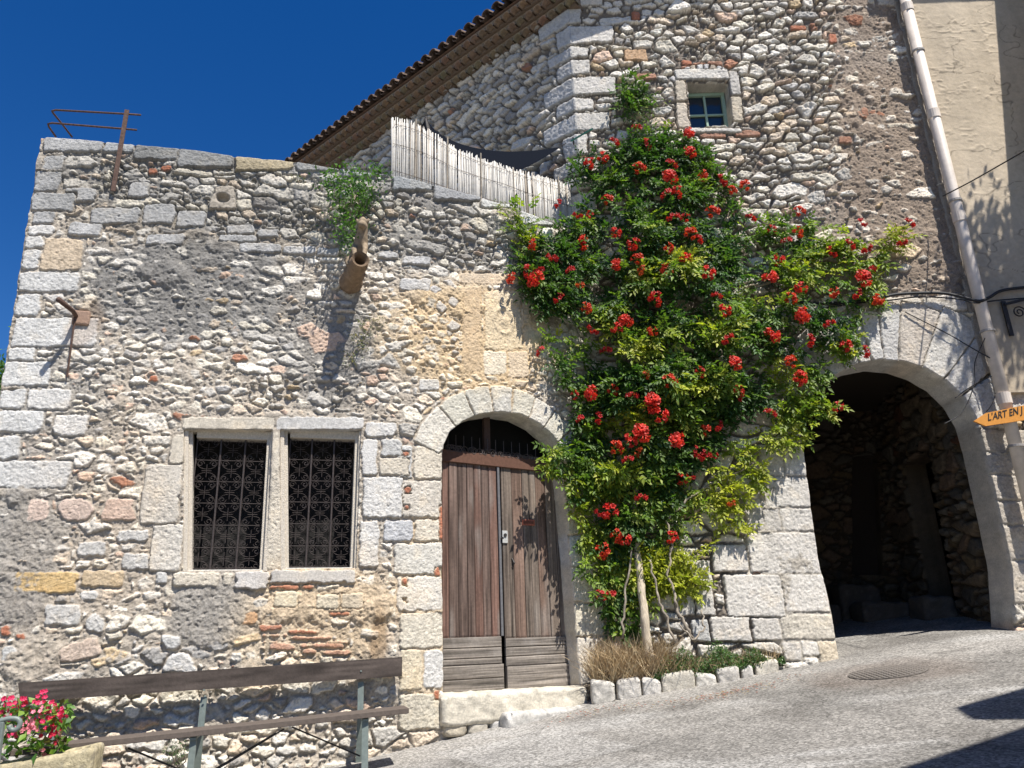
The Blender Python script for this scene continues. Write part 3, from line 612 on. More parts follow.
def leaf_door(xl0, xr0, xl1, xr1, n, name, base, seed, lab):
    # top at y~455.., bottom boards from y=637 down to 691
    mb = MB(); ul, vt = dpx(xl0, 456); ur, vt2 = dpx(xr0, 468); vb = dpx((xl1 + xr1) / 2, 637)[1]
    ul = (ul + dpx(xl1, 630)[0]) / 2; ur = (ur + dpx(xr1, 630)[0]) / 2
    r = random.Random(seed); ws = [r.uniform(.8, 1.25) for _ in range(n)]; s = sum(ws); u = ul
    for k in range(n):
        w = (ur - ul) * ws[k] / s; t_ = r.uniform(.88, 1.12); f = (u - ul) / (ur - ul)
        col = [c * t_ for c in base]
        if r.random() < .3: col = [col[0] * 1.15, col[1] * .97, col[2] * .92]
        plank_mesh(mb, u + .003, u + w - .003, vb - .002, max(vt, vt2) + .03, HD - .03, HD + r.uniform(-.004, .004), col, seed=seed + k * 7.7); u += w
    o = mb.build(name, M_WOOD, door); o['label'] = lab
    kb = MB(); ys = [637, 647, 658, 664, 691]; ys = [637, 648, 658.5, 665, 679, 691.5] if seed == 1 else [637, 646, 655, 664.5, 690]
    for k in range(len(ys) - 1):
        v1 = dpx((xl1 + xr1) / 2, ys[k])[1]; v0 = dpx((xl1 + xr1) / 2, ys[k + 1])[1]; th = .035 if ys[k] > 660 else .018
        plank_mesh(kb, ul - (.01 if seed == 1 else 0), ur + (.012 if k > 2 else .0), v0 + .003, v1 - .003, HD - .02, HD + th, [c * (.9 + .06 * (k % 4)) for c in (.20, .175, .150)], True, seed + k * 3)
    kb.build('bottom_boards', M_WOOD, door)
leaf_door(442, 496, 442, 501, 7, 'door_leaf', (.120, .084, .068), 1, 'left door leaf with reddish worn planks')
leaf_door(502, 558, 503, 574, 7, 'door_leaf', (.145, .115, .092), 2, 'right door leaf with lighter planks, lock and letter slot')
mb = MB(); u_, v_ = dpx(497, 462); u2, v2 = dpx(502, 636); mb.fbox(F2, (u_ + u2) / 2 - .015, (u_ + u2) / 2 + .015, v2, v_, HD, HD + .022, (.135, .135, .14)); mb.build('meeting_strip', M_WOOD, door, bevel=.005)
mb = MB(); u_, v_ = dpx(504.5, 537); mb.fbox(F2, u_ - .035, u_ + .035, v_ - .07, v_ + .07, HD, HD + .016, (.42, .42, .40)); lk = mb.build('lock_plate', M_WOOD, door, bevel=.004)
mb = MB(); mb.tube([F2.pt(u_ + .0, v_ + .02, HD + .010), F2.pt(u_, v_ + .02, HD + .026)], .02, 12, (.10, .09, .08)); mb.tube([F2.pt(u_ - .05, v_ - .02, HD + .02), F2.pt(u_ - .05, v_ - .02, HD + .05)], .014, 8, (.06, .05, .05)); mb.build('lock_cylinder', M_IRON, lk)
mb = MB(); u_, v_ = dpx(528, 522.5); mb.fbox(F2, u_ - .085, u_ + .085, v_ - .034, v_ + .034, HD, HD + .014, (.34, .11, .07)); ls = mb.build('letter_slot', M_WOOD, door, bevel=.004)
mb = MB(); mb.fbox(F2, u_ - .065, u_ + .065, v_ - .016, v_ + .016, HD + .008, HD + .018, (.15, .06, .04)); mb.build('flap', M_WOOD, ls)
mb = MB(); u_, v_ = dpx(512, 563); mb.tube([F2.pt(u_, v_ + .05, HD + .002), F2.pt(u_ + .012, v_ + .0, HD + .03), F2.pt(u_, v_ - .05, HD + .002)], .011, 7); mb.build('pull_handle', M_IRON, door)
# iron tangle in the fanlight
mb = MB(); rr = random.Random(9)
for k in range(34):
    x = rr.uniform(447, 548); yb = 452 + (x - 443) * .115; u_, v_ = F2.px(x, yb, HD + .03); s_ = rr.choice((-1, 1)); R0 = rr.uniform(.03, .06)
    pts = [F2.pt(u_ + s_ * R0 * (1 - i / 16) * cos(i * .55), v_ + .05 + rr.uniform(-.0, .07) * 0 + R0 * (1 - i / 20) * sin(i * .55), HD + .03) for i in range(15)]
    mb.tube(pts, .004, 4, cap=False)
for k in range(13):
    x = 448 + k * 8; u_, v_ = F2.px(x, 452 + (x - 443) * .115, HD + .02); top = cy + sqrt(max(.02, cr * cr - (u_ - cx) ** 2)); mb.tube([F2.pt(u_, v_, HD + .02), F2.pt(u_, min(top, v_ + .22), HD + .02)], .005, 4)
mb.build('fanlight_ironwork', M_GRILLE, door)

# ---- rough stones helper (steps, kerbs, blocks)
def rough_block(name, F, u0, u1, vb0, vb1, vt0, vt1, h0, h1, col, mat=None, parent=None, seed=0, amp=.014, cell=.02, smooth=True):
    """box with sloping top/bottom (vb0/vb1 left/right bottom, vt0/vt1 left/right top), subdivided, rounded and roughened"""
    bm = bmesh.new(); bmesh.ops.create_cube(bm, size=1)
    L_ = (u1 - u0, max(vt0 - vb0, vt1 - vb1), h1 - h0); 
    cuts = [max(1, min(60, int(l / cell))) for l in L_]
    es = {0: [], 1: [], 2: []}
    for e in bm.edges:
        d = e.verts[0].co - e.verts[1].co; ax = max(range(3), key=lambda i: abs(d[i])); es[ax].append(e)
    for ax in range(3):
        el = [e for e in bm.edges if (lambda d: abs(d[ax]) > .3 and all(abs(d[i]) < 1e-5 for i in range(3) if i != ax))(e.verts[0].co - e.verts[1].co)]
        lab = (0, 2, 1)[ax] if False else ax
        bmesh.ops.subdivide_edges(bm, edges=el, cuts=cuts[(0, 2, 1)[ax]], use_grid_fill=True)
    co = np.array([v.co[:] for v in bm.verts]) + .5      # x: u, y: h, z: v
    fs = [tuple(v.index for v in f.verts) for f in bm.faces]; bm.free()
    x, y, z = co.T; r_ = .02 + amp
    U = u0 + x * L_[0]; Hh = h0 + y * L_[2]; vb = vb0 + (vb1 - vb0) * x; vt = vt0 + (vt1 - vt0) * x; V = vb + (vt - vb) * z
    # rounding: pull towards centre near edges
    def edge(t, l): return np.minimum(t, 1 - t) * l
    ex, ey, ez = edge(x, L_[0]), edge(y, L_[2]), edge(z, L_[1]); 
    for a, b in ((ex, ey), (ex, ez), (ey, ez)): pass
    k1 = np.clip(1 - ex / r_, 0, 1); k2 = np.clip(1 - ey / r_, 0, 1); k3 = np.clip(1 - ez / r_, 0, 1)
    sx = np.sign(.5 - x); sy = np.sign(.5 - y); sz = np.sign(.5 - z); q = r_ * .32
    U = U + sx * q * (k2 ** 2 + k3 ** 2) * (k1 > 0); Hh = Hh + sy * q * (k1 ** 2 + k3 ** 2) * (k2 > 0); V = V + sz * q * (k1 ** 2 + k2 ** 2) * (k3 > 0)
    n_ = lambda s: fbm(U * 11 + V * 7 + s + seed, Hh * 11 + V * 9 - s, 3, seed % 50 + 3) + .35 * fbm(U * 45 + V * 31 + s, Hh * 45 - V * 37, 2, 7)
    U = U + amp * n_(0) * .6; Hh = Hh + amp * n_(31); V = V + amp * n_(77) * .8
    P_ = fpos(F)(U, V, Hh); c = np.array(col) * (1 + .2 * fbm(U * 6 + seed, V * 6 + Hh * 5, 3, 12) + .22 * fbm(U * 35 + seed, V * 35 + Hh * 30, 3, 13))[:, None]
    dk = sstep(.25, .6, fbm(U * 30 + 5 + seed, V * 30 + Hh * 20, 2, 14))[:, None] * .4; c = c * (1 - dk) + np.array([.18, .17, .15]) * dk
    me = np_mesh(name, P_, quads=np.array(fs), cols=c.clip(.01, .9), smooth=smooth)
    return link(name, me, mat or M_STONE, parent)
def rb(name, F, quad, h, dep, col, **k):       # quad in picture: bl, br, tr, tl on the plane standing h out from F; depth behind
    (a, b, c, d) = [F.px(*q, h) for q in quad]
    return rough_block(name, F, (a[0] + d[0]) / 2, (b[0] + c[0]) / 2, a[1], b[1], d[1], c[1], h - dep, h, col, **k)
o = rb('doorstep', F2, ((443, 728), (590, 716), (588, 686), (443, 695)), .10, .42, (.60, .55, .45), seed=3, amp=.016, parent=lowhouse); o['label'] = 'pale worn stone threshold under the plank door'
o = rb('lower_step', F2, ((508, 737), (597, 716), (596, 706), (508, 713)), .28, .20, (.50, .48, .44), seed=4, amp=.02); tag(o, 'long low grey kerb stone lying in front of the door threshold', 'step stone')
o = rb('lower_step', F2, ((598, 716), (622, 711), (621, 703), (598, 706)), .30, .20, (.52, .50, .46), seed=5, amp=.015); tag(o, 'short grey kerb stone between the door step and the planting bed', 'step stone')
for k, (q, c) in enumerate([(((446, 738), (468, 736), (468, 722), (446, 723)), (.50, .44, .34)), (((470, 738), (490, 735), (489, 720), (470, 722)), (.46, .42, .35)), (((492, 734), (506, 732), (505, 716), (492, 718)), (.55, .53, .50))]):
    rb('packing_stone', F2, q, .08, .3, c, seed=6 + k, parent=lowhouse)

# =================================================================== TALL HOUSE: facade with archway, side face, roof
tall = thing('tall_house', 'tall rubble stone house with a small green window, tiled eaves and a street archway below', 'house', (KC[0] + 2.5, KC[1] + .3, 1.2))
CB = .0102
UB, VB = grid(-.05, 6.35, .55, 11.7, CB)
QB = lambda *p: [FB.px(*q) for q in p]
def RB(x0, y0, x1, y1, c, **k):
    x0 -= .6; x1 += .6; y0 -= .5; y1 += .5
    ym = (y0 + y1) / 2; d = dict(p=[(FB.px(x0, ym)[0], FB.px(x0, y1)[1]), (FB.px(x1, ym)[0], FB.px(x1, y1)[1]), (FB.px(x1, ym)[0], FB.px(x1, y0)[1]), (FB.px(x0, ym)[0], FB.px(x0, y0)[1])], c=c); d.update(k); return d
def EB(px, py, rx, ry, *v):
    c = FB.px(px, py); a = FB.px(px + rx, py); b = FB.px(px, py - ry); return (c[0], c[1], abs(a[0] - c[0]), abs(b[1] - c[1]), *v)
archP = QB((842, 700), (830, 613), (817, 559), (802, 444), (801, 425), (806, 405), (815, 392), (832, 376), (855, 364), (879, 359), (903, 361), (925, 368), (946, 380), (964, 398), (976, 418), (984, 444), (1001, 518), (1011, 562), (1014, 603), (1022, 700))
winB = QB((687, 82), (729, 82), (733, 126), (691, 128))
SB = np.minimum(-sdf_poly(UB, VB, archP) + .006 * fbm(UB * 8, VB * 8, 2, 71), -sdf_poly(UB, VB, winB))
SB = np.minimum(SB, np.minimum(np.minimum(UB + .03 + .012 * fbm(VB * 5, UB * 0, 2, 73), 6.3 - UB), np.minimum(VB - .58, 11.6 - VB)))
bl = []; A_ = bl.append
W1 = (.63, .595, .535); W2 = (.58, .545, .49)
# corner quoins, height measured in the picture along x=600
qy = [16, 34, 55, 72, 82, 98, 113, 128, 143, 160, 176, 192, 208]
QH = [.30, .36, .27, .33, .38, .25, .31, .36, .28, .34, .40, .30, .27, .35, .33]; QT = [11.6 - sum(QH[:k]) for k in range(len(QH))]
for k in range(len(QH)):
    v1 = QT[k]; qh = QH[k] - .03; ln = (.50, .30, .42, .22, .58, .33, .24)[k % 7] + .05 * ((k * 7) % 5 - 2); A_(dict(p=[(-.05, v1 - qh), (ln, v1 - qh + .02), (ln + .02, v1 - .02 * (k % 3)), (-.05, v1)], c=(.62, .585, .53) if k % 3 else (.55, .52, .47), h=.02, r=.009, rnd=.007))
for r, c in [((675, 70, 728, 80), W1), ((729, 72, 739, 96), W2), ((675, 82, 686, 102), (.55, .48, .38)), ((677, 104, 688, 129), (.54, .47, .38)), ((731, 98, 742, 122), (.56, .49, .38)), ((684, 129, 742, 133), W1)]: A_(RB(*r, c, h=.03, r=.01))
# brick relieving arch over the small window
ca = FB.px(708, 105)
bl += voussoirs(ca[0], ca[1], .50, .72, [radians(42 + 8 * i) for i in range(13)], [(.52, .51, .49), (.50, .42, .33), (.54, .52, .50)], h=.02, r=.008, rnd=.006)
for r in [(681, 61, 692, 65), (693, 63, 706, 67), (707, 62, 722, 67), (680, 66, 720, 69), (632, 12, 640, 20), (636, 74, 656, 79), (712, 70, 724, 73), (735, 131, 760, 136), (700, 134, 726, 138), (829, 34, 836, 43), (790, 26, 806, 30), (838, 137, 852, 144), (862, 108, 868, 116)]:
    A_(RB(*r, BR if r[1] < 62 else (.40, .22, .15), r=.006, h=.015))
A_(RB(624, 50, 647, 61, (.50, .33, .20)))
# archway ring
cx2, cy2, cr2 = circ(*QB((806, 405), (879, 359), (972, 408)))
angs = [radians(a) for a in (14, 33, 47, 62, 77, 86, 94, 102, 112, 124, 138, 152, 168)]
ro = [cr2 + r for r in (.95, .95, .95, .85, .78, .66, .64, .64, .64, .62, .62, .62)]
bl += voussoirs(cx2, cy2, cr2 - .05, ro, angs, [(.56, .54, .50), (.60, .57, .52), (.61, .58, .52), (.58, .52, .44), (.62, .60, .56), (.60, .58, .54), (.62, .60, .56), (.60, .58, .54)], h=.02, r=.010, rnd=.006, wob=.4)
for r in [(884, 298, 921, 312), (923, 296, 966, 311), (850, 292, 883, 303)]: A_(RB(*r, W1))
# right side blocks below the spring
for y0, y1 in ((430, 452), (454, 474), (476, 500), (502, 524), (526, 560), (562, 603)): A_(RB(984 + (y0 - 440) * .17, y0, 1044, y1, (.50, .45, .38), h=.015)); 
# pier
for r, c in [((784, 444, 806, 476), W1), ((764, 478, 810, 507), W1), ((764, 509, 779, 531), W2), ((781, 509, 813, 531), W1), ((748, 533, 818, 573), W1), ((724, 575, 780, 617), W1), ((782, 575, 826, 612), W1), ((779, 614, 832, 639), (.60, .55, .46)), ((750, 618, 777, 640), W2), ((709, 617, 748, 642), W2), ((798, 641, 815, 655), W1), ((816, 641, 840, 668), (.58, .50, .38)), ((780, 642, 797, 660), W2), ((694, 586, 712, 616), W2), ((676, 595, 693, 616), W2), ((745, 500, 762, 530), W2), ((712, 545, 746, 572), W2), ((684, 560, 710, 583), W2), ((760, 445, 782, 476), W2), ((690, 620, 707, 642), LG)]:
    A_(RB(*r, c, r=.009, rnd=.006, wob=.7, h=.024 if r[0] < 745 else .014))
boxB = (-.05, 6.4, .5, 11.7)
mortB = field(UB, VB, -.032, [EB(890, 110, 55, 150, .004), EB(880, 220, 82, 85, .002), EB(900, 270, 60, 40, -.005), EB(930, 200, 40, 110, .006), EB(830, 200, 40, 40, -.015), EB(715, 500, 50, 70, -.045), EB(795, 560, 45, 120, .002), EB(1010, 520, 40, 110, .0), EB(900, 330, 120, 42, .0), EB(900, 330, 110, 45, -.015), EB(660, 480, 60, 60, -.05)])
gapB = field(UB, VB, .0145, [EB(905, 120, 62, 170, .020), EB(885, 215, 85, 80, .018), EB(940, 200, 40, 110, .03), EB(830, 190, 40, 40, .012)])
mB = field(UB, VB, 0, [EB(890, 110, 62, 160, 1), EB(885, 220, 90, 95, 1)])[..., None]
mAsh = field(UB, VB, 0, [EB(790, 560, 58, 125, 1), EB(1010, 520, 42, 115, 1), EB(905, 340, 125, 50, 1)])[..., None]
mcB = np.array([.185, .157, .128]) * (1 - mB) + np.array([.30, .245, .195]) * mB; mcB = mcB * (1 - mAsh) + np.array([.40, .365, .31]) * mAsh
rg_ = [EB(905, 150, 62, 190), EB(885, 240, 70, 70)]
def inb(u, v):
    k = np.zeros(u.shape, bool)
    for a_, b_, c_, d_ in rg_: k |= ((u - a_) / c_) ** 2 + ((v - b_) / d_) ** 2 < 1
    return np.where(k, .36, 1.)
pb = lambda u, v: np.where(v < 4.6, .75, .22) * inb(u, v)
lays = [Layer(boxB, .40, .27, 21, lambda u, v: np.where(v < 3.6, .5, .0)), Layer(boxB, .29, .17, 22, pb), Layer(boxB, .20, .12, 23, lambda u, v: .74 * inb(u, v)), Layer(boxB, .11, .07, 24, lambda u, v: .68 * inb(u, v)), Layer(boxB, .06, .04, 25, lambda u, v: .42 * inb(u, v), merge=.1)]
tinB = [EB(870, 15, 60, 22, (.75, .70, .66), .6), EB(890, 180, 60, 130, (.95, .88, .80), .6), EB(700, 330, 200, 200, (.95, .93, .9), .3)]  # first tint paints the eaves shadow at the wall top
HB_, COB = masonry(UB, VB, lays, bl, mortB, gapB, [4.0, 4.2, 1.4, .6, 1.4, .7, .3, .35, .15, 2.2], mcB, 200, .028, tinB, 1.25)
# lower courses of the pier lean out a little
lean = sstep(3.2, 1.2, VB) * sstep(2.9, 2.0, UB); HB_ += .12 * lean
def depB(u, v):
    d = np.full(u.shape, .48, np.float32); w = (u > winB[0][0] - .1) & (u < winB[1][0] + .1) & (v > winB[2][1] - .1) & (v < winB[0][1] + .1); d[w] = .30; return d
wb = make_wall('street_wall', fpos(FB), UB, VB, HB_, COB, SB, CB, depB, parent=tall); wb['label'] = 'rubble street wall with pale quoins and the big dressed stone archway'
# small green window
ub0, vb0 = winB[3]; ub1, vb1 = winB[1]; ub0 = (winB[3][0] + winB[0][0]) / 2; ub1 = (winB[1][0] + winB[2][0]) / 2; vb0 = (winB[2][1] + winB[3][1]) / 2
h = -.24; f = MB(); G_ = (.30, .42, .33); t_ = .05
f.fbox(FB, ub0, ub0 + t_, vb0, vb1, h - .04, h + .02, G_); f.fbox(FB, ub1 - t_, ub1, vb0, vb1, h - .04, h + .02, G_); f.fbox(FB, ub0 + t_, ub1 - t_, vb1 - t_, vb1, h - .04, h + .018, G_); f.fbox(FB, ub0 + t_, ub1 - t_, vb0, vb0 + t_, h - .04, h + .018, G_)
um = (ub0 + ub1) / 2; vm_ = (vb0 + vb1) / 2; f.fbox(FB, um - .016, um + .016, vb0 + t_, vb1 - t_, h - .02, h + .012, G_)
f.fbox(FB, ub0 + t_, um - .016, vm_ - .014, vm_ + .014, h - .02, h + .010, G_); f.fbox(FB, um + .016, ub1 - t_, vm_ - .014, vm_ + .014, h - .02, h + .010, G_)
M_GREEN = mat_vcol('faded_green_paint', rough=.6, namp=.12)
wo_ = f.build('window', M_GREEN, tall, bevel=.003); wo_['label'] = 'small pale green four pane window in a stone surround'
mg, tg, bgm = mat_new('window_glass'); bgm.inputs['Base Color'].default_value = (.015, .025, .04, 1); bgm.inputs['Roughness'].default_value = .08; bgm.inputs['Specular IOR Level'].default_value = .6
f = MB(); f.fbox(FB, ub0 + .02, ub1 - .02, vb0 + .02, vb1 - .02, h - .034, h - .026); f.build('pane', mg, wo_)
f = MB(); f.fbox(FB, ub0 - .1, ub1 + .1, vb0 - .1, vb1 + .1, h - .6, h - .1); f.build('black_room_fill', M_DARK, tall)  # black box in place of the unlit room behind the pane

# side face (turned to the left, grazed by the sun)
CCc = .016
UCg, VCg = grid(-.03, 10.0, 5.4, 11.3, CCc)
Sc_ = np.minimum(np.minimum(UCg + .012, 9.9 - UCg), np.minimum(VCg - 5.5, 11.2 - VCg))
bl = []
for k in range(len(QH)):
    v1 = QT[k]; qh = QH[k] - .03; ln = (.30, .55, .34, .60, .26, .45)[k % 6]; bl.append(dict(p=[(-.05, v1 - qh), (ln, v1 - qh + .03), (ln + .02, v1), (-.05, v1)], c=(.50, .49, .47), h=.03, r=.012))
boxC = (-.05, 10, 5.4, 11.3)
lays = [Layer(boxC, .30, .15, 31, .22), Layer(boxC, .20, .11, 32, .8), Layer(boxC, .13, .075, 33, .8)]
Hc, Cc_ = masonry(UCg, VCg, lays, bl, np.full(UCg.shape, -.05, np.float32), np.full(UCg.shape, .010, np.float32), [3, .6, 3, 2.5, .8, .3, 1.8, .2, .05, .8], np.array([.18, .16, .14]), 300, .036, (), 1.3)
o = make_wall('side_wall', fpos(FC), UCg, VCg, Hc, Cc_, Sc_, CCc, lambda u, v: np.full(u.shape, .4, np.float32), parent=tall); o['label'] = 'grey rubble side wall turned away from the sun'

# eaves of the side face: three corbelled rows of tile mouths and the canal tile edge
ZE = 11.06
def half_tile(mb, F, u, v, h0, h1, r, n=7, up=True, th=.014, col=(.4, .25, .16), drop=0.):
    vs = []
    for hh, k in ((h0, 0), (h1, 1)):
        for rr in (r, r - th):
            for i in range(n + 1):
                a = pi * i / n; vs.append(F.pt(u + rr * cos(a), v + (rr * sin(a) if up else -rr * sin(a)) + drop * k, hh))
    m_ = n + 1; fs = []
    for i in range(n):
        fs += [(i, i + 1, 2 * m_ + i + 1, 2 * m_ + i), (m_ + i, 3 * m_ + i, 3 * m_ + i + 1, m_ + i + 1), (2 * m_ + i, 2 * m_ + i + 1, 3 * m_ + i + 1, 3 * m_ + i), (i, m_ + i, m_ + i + 1, i + 1)]
    mb.add(vs, fs, col)
rr = random.Random(8); corb = MB(); tiles = MB(); plas = MB()
for row in range(3):
    h1 = .13 * (row + 1); v = ZE - .40 + .125 * row
    plas.fbox(FC, -.15, 9.9, v + .07, v + .115, -.2, h1 - .03, (.27, .21, .15))
    plas.fbox(FC, -.15, 9.9, v - .01, v + .07, -.2, h1 - .11, (.20, .15, .11))
    u = -.1
    while u < 9.8:
        half_tile(corb, FC, u, v - .01, h1 - .16, h1, .084, up=True, col=(.30 * rr.uniform(.85, 1.1), .225 * rr.uniform(.92, 1.05), .155)); u += .175
plas.build('eaves_mortar', M_STONE, tall); corb.build('eaves_corbel_tiles', M_TILE, tall)
u = -.2; SL = -.33
while u < 9.9:
    for seg in range(3):
        hA = .50 - seg * .36; hB_ = hA - .44; g_k = rr.uniform(.55, 1.1); c = (.15 * g_k, .105 * g_k, .078 * g_k); dz = rr.uniform(-.012, .012); jj = rr.uniform(-.012, .012)
        z0 = ZE + .01 + (seg * .36) * .34 + seg * .012
        half_tile(tiles, FC, u + jj, z0 + dz + .02, hA, hB_, .085, up=True, col=c, drop=.44 * .34)
        half_tile(tiles, FC, u + .105, z0 + .045, hA - .04, hB_, .08, up=False, col=tuple(x * .8 for x in c), drop=.44 * .34)
    u += .21
tiles.build('roof_tiles', M_TILE, tall)
# roof deck and front eave above the frame
mb = MB(); c = (.3, .2, .15)
p0 = FC.pt(-.35, ZE - .02, .40); p1 = FC.pt(9.9, ZE - .02, .40); p2 = FC.pt(9.9, ZE + 1.6, -5.0); p3 = FC.pt(-6, ZE + 1.6, -5.0)
mb.add([p0, p1, p2, p3], [(0, 1, 2, 3)], c)
mb.fbox(FB, -.3, 6.0, 11.60, 11.75, -2.5, .33, c); mb.build('roof_deck', M_TILE, tall)
mb = MB(); p = [FC.pt(9.9, 0, -.3), (9, 17, 0), (9, 10, 0)]; 
for i in range(2):
    a, b_ = p[i], p[i + 1]; mb.add([(a[0], a[1], 3), (b_[0], b_[1], 3), (b_[0], b_[1], 11.5), (a[0], a[1], 11.5)], [(0, 1, 2, 3)], (.4, .36, .3))
mb.build('rear_wall', M_STONE, tall)

# passage behind the arch, its shade worked into the stone colours
def plain_wall(name, F, u0, u1, v0, v1, seed, holes=(), blocks=(), col=(.24, .19, .145), cell=.022, parent=None, dep=.35, pal=None):
    U, V = grid(u0, u1, v0, v1, cell); S_ = np.minimum(np.minimum(U - u0 - .02, u1 - .03 - U), np.minimum(V - v0 - .02, v1 - .03 - V))
    for P_ in holes: S_ = np.minimum(S_, -sdf_poly(U, V, P_))
    bx_ = (u0, u1, v0, v1); lays = [Layer(bx_, .36, .22, seed, .4), Layer(bx_, .22, .13, seed + 1, .7), Layer(bx_, .12, .08, seed + 2, .7)]
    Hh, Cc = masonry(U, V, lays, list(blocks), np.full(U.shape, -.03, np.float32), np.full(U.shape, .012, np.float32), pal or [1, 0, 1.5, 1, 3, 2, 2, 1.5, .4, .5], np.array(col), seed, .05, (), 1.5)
    return make_wall(name, fpos(F), U, V, Hh, Cc * np.array([.19, .175, .155]), S_, cell, lambda u, v: np.full(u.shape, dep, np.float32), parent=parent)  # colours scaled far down to imitate the passage's deep shade
XR = FB.pt(archP[-4][0], 0)[0] + .02
FR = Frame((XR + .03, KC[1] + .46), (.10, 1)); FR.n = -np.array([FR.d[1], -FR.d[0]])
YB = 12.7
FK = Frame((0.2, YB), (1, 0))
d1 = [FK.px(852, 575), FK.px(852, 457), FK.px(878, 455), FK.px(884, 575)]
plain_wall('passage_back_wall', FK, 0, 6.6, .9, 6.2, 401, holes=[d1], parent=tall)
hA = [FR.px(962, 590), FR.px(918, 545), FR.px(917, 440), FR.px(938, 425)]
dr = [(1.15, 1.7), (1.15, 3.95), (2.1, 3.95), (2.1, 1.7)]
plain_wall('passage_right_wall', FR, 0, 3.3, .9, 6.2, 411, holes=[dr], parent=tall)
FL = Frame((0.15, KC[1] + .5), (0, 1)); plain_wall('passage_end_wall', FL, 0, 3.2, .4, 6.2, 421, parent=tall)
mb = MB(); n = 16; xa, xb = .1, XR + .25; 
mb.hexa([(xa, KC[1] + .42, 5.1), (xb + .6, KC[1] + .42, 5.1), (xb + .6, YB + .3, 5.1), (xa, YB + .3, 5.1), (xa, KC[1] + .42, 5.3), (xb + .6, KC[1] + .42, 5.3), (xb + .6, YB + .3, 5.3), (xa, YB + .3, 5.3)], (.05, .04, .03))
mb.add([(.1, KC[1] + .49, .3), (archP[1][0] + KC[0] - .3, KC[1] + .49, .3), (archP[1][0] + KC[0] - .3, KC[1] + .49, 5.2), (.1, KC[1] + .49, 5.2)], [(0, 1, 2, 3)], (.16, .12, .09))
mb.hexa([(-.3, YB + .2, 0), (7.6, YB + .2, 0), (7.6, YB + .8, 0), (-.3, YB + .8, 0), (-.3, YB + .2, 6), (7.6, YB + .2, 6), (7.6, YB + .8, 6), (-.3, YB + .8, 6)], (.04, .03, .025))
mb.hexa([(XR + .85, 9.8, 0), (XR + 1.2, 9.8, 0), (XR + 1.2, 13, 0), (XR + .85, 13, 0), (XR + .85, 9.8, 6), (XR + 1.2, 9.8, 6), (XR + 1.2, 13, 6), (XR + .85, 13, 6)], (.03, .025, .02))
mb.build('passage_ceiling', M_STONE, tall)  # slabs coloured near-black for the shade inside
for k, (x0, x1, y0, hh) in enumerate([(3.6, 4.3, 12.25, .45), (4.35, 4.9, 12.1, .34), (4.95, 5.6, 12.2, .55), (5.0, 5.9, 11.6, .30), (3.0, 3.6, 12.3, .5), (5.55, 6.0, 10.9, .35)]):
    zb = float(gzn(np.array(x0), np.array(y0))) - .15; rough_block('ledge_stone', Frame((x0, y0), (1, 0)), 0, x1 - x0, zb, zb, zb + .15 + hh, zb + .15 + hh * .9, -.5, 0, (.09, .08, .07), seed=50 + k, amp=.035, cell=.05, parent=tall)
# guard stone at the right foot
q = gpx(1014, 628); o = rough_block('guard_stone', Frame((q.x, q.y - .12), (1, 0)), 0, .32, q.z - .1, q.z - .1, q.z + .24, q.z + .22, -.2, 0, (.55, .52, .47), seed=61, amp=.012); tag(o, 'small pale guard stone at the right foot of the archway', 'stone')

# =================================================================== RENDERED HOUSE on the right
rend = thing('rendered_house', 'beige plastered house to the right of the archway with a pale downpipe', 'house', (KC[0] + 6.6, KC[1], 2))
UD, VD = grid(5.0, 9.6, 4.3, 11.9, .014)
edge = FB.px(893, 0)[0] + .02
lo = FB.px(1000, 400)[1]
SD = np.minimum(np.minimum(UD - (edge + .085), 9.5 - UD), np.minimum(VD - lo, 11.8 - VD))
n1 = fbm(UD * 5, VD * 5, 3, 81); n2 = fbm(UD * 16 + n1, VD * 22, 3, 82); rg = 1 - np.abs(fbm(UD * 4 + n1 * .6, VD * 8, 3, 83)) * 5
HD_ = (.003 * n1 + .0025 * n2 + .009 * np.clip(rg * 1.5 - .5, 0, 1) * sstep(-.1, .4, fbm(UD * 2.5, VD * 2.5, 3, 88))).astype(np.float32) + .075
CD = np.array([.47, .395, .295]) * (1 + .07 * n1 + .08 * n2 + .16 * fbm(UD * .9, VD * .9, 3, 84) + .10 * fbm(UD * 9, VD * .7, 3, 89) + .07 * fbm(UD * 50, VD * 50, 2, 90))[..., None]; ck = 1 - sstep(0, .018, np.abs(fbm(UD * .9 + 3, VD * 1.6, 4, 91))); CD = CD * (1 - .5 * ck[..., None])
make_wall('plaster_wall', fpos(FB), UD, VD, HD_, CD, SD, .014, lambda u, v: np.full(u.shape, .02, np.float32), M_RENDER, rend, steps=1)
mb = MB(); 
mb.fbox(FB, 9.5 - 3.0 + .25, 9.6, 0, 11.9, -.0 + .10 - .12, .05, (.58, .5, .38)); mb.build('wall_core', M_RENDER, rend)
# rough darker grey-brown edge strip beside the pipe
ue = edge
U_, V_ = grid(ue - .05, ue + .10, FB.px(985, 375)[1], 11.8, .012); S_ = np.minimum(U_ - (ue - .02 + .02 * fbm(V_ * 5, U_ * 0, 3, 85)), ue + .095 - U_); S_ = np.minimum(S_, np.minimum(V_ - V_[0, 0] - .02, 11.7 - V_))
Hs = (.035 + .015 * fbm(U_ * 12, V_ * 12, 3, 86)).astype(np.float32); Cs = np.array([.34, .30, .25]) * (1 + .25 * fbm(U_ * 14, V_ * 14, 3, 87))[..., None]
make_wall('corner_strip', fpos(FB), U_, V_, Hs, Cs, S_, .012, lambda u, v: np.full(u.shape, .05, np.float32), None, rend, steps=1)
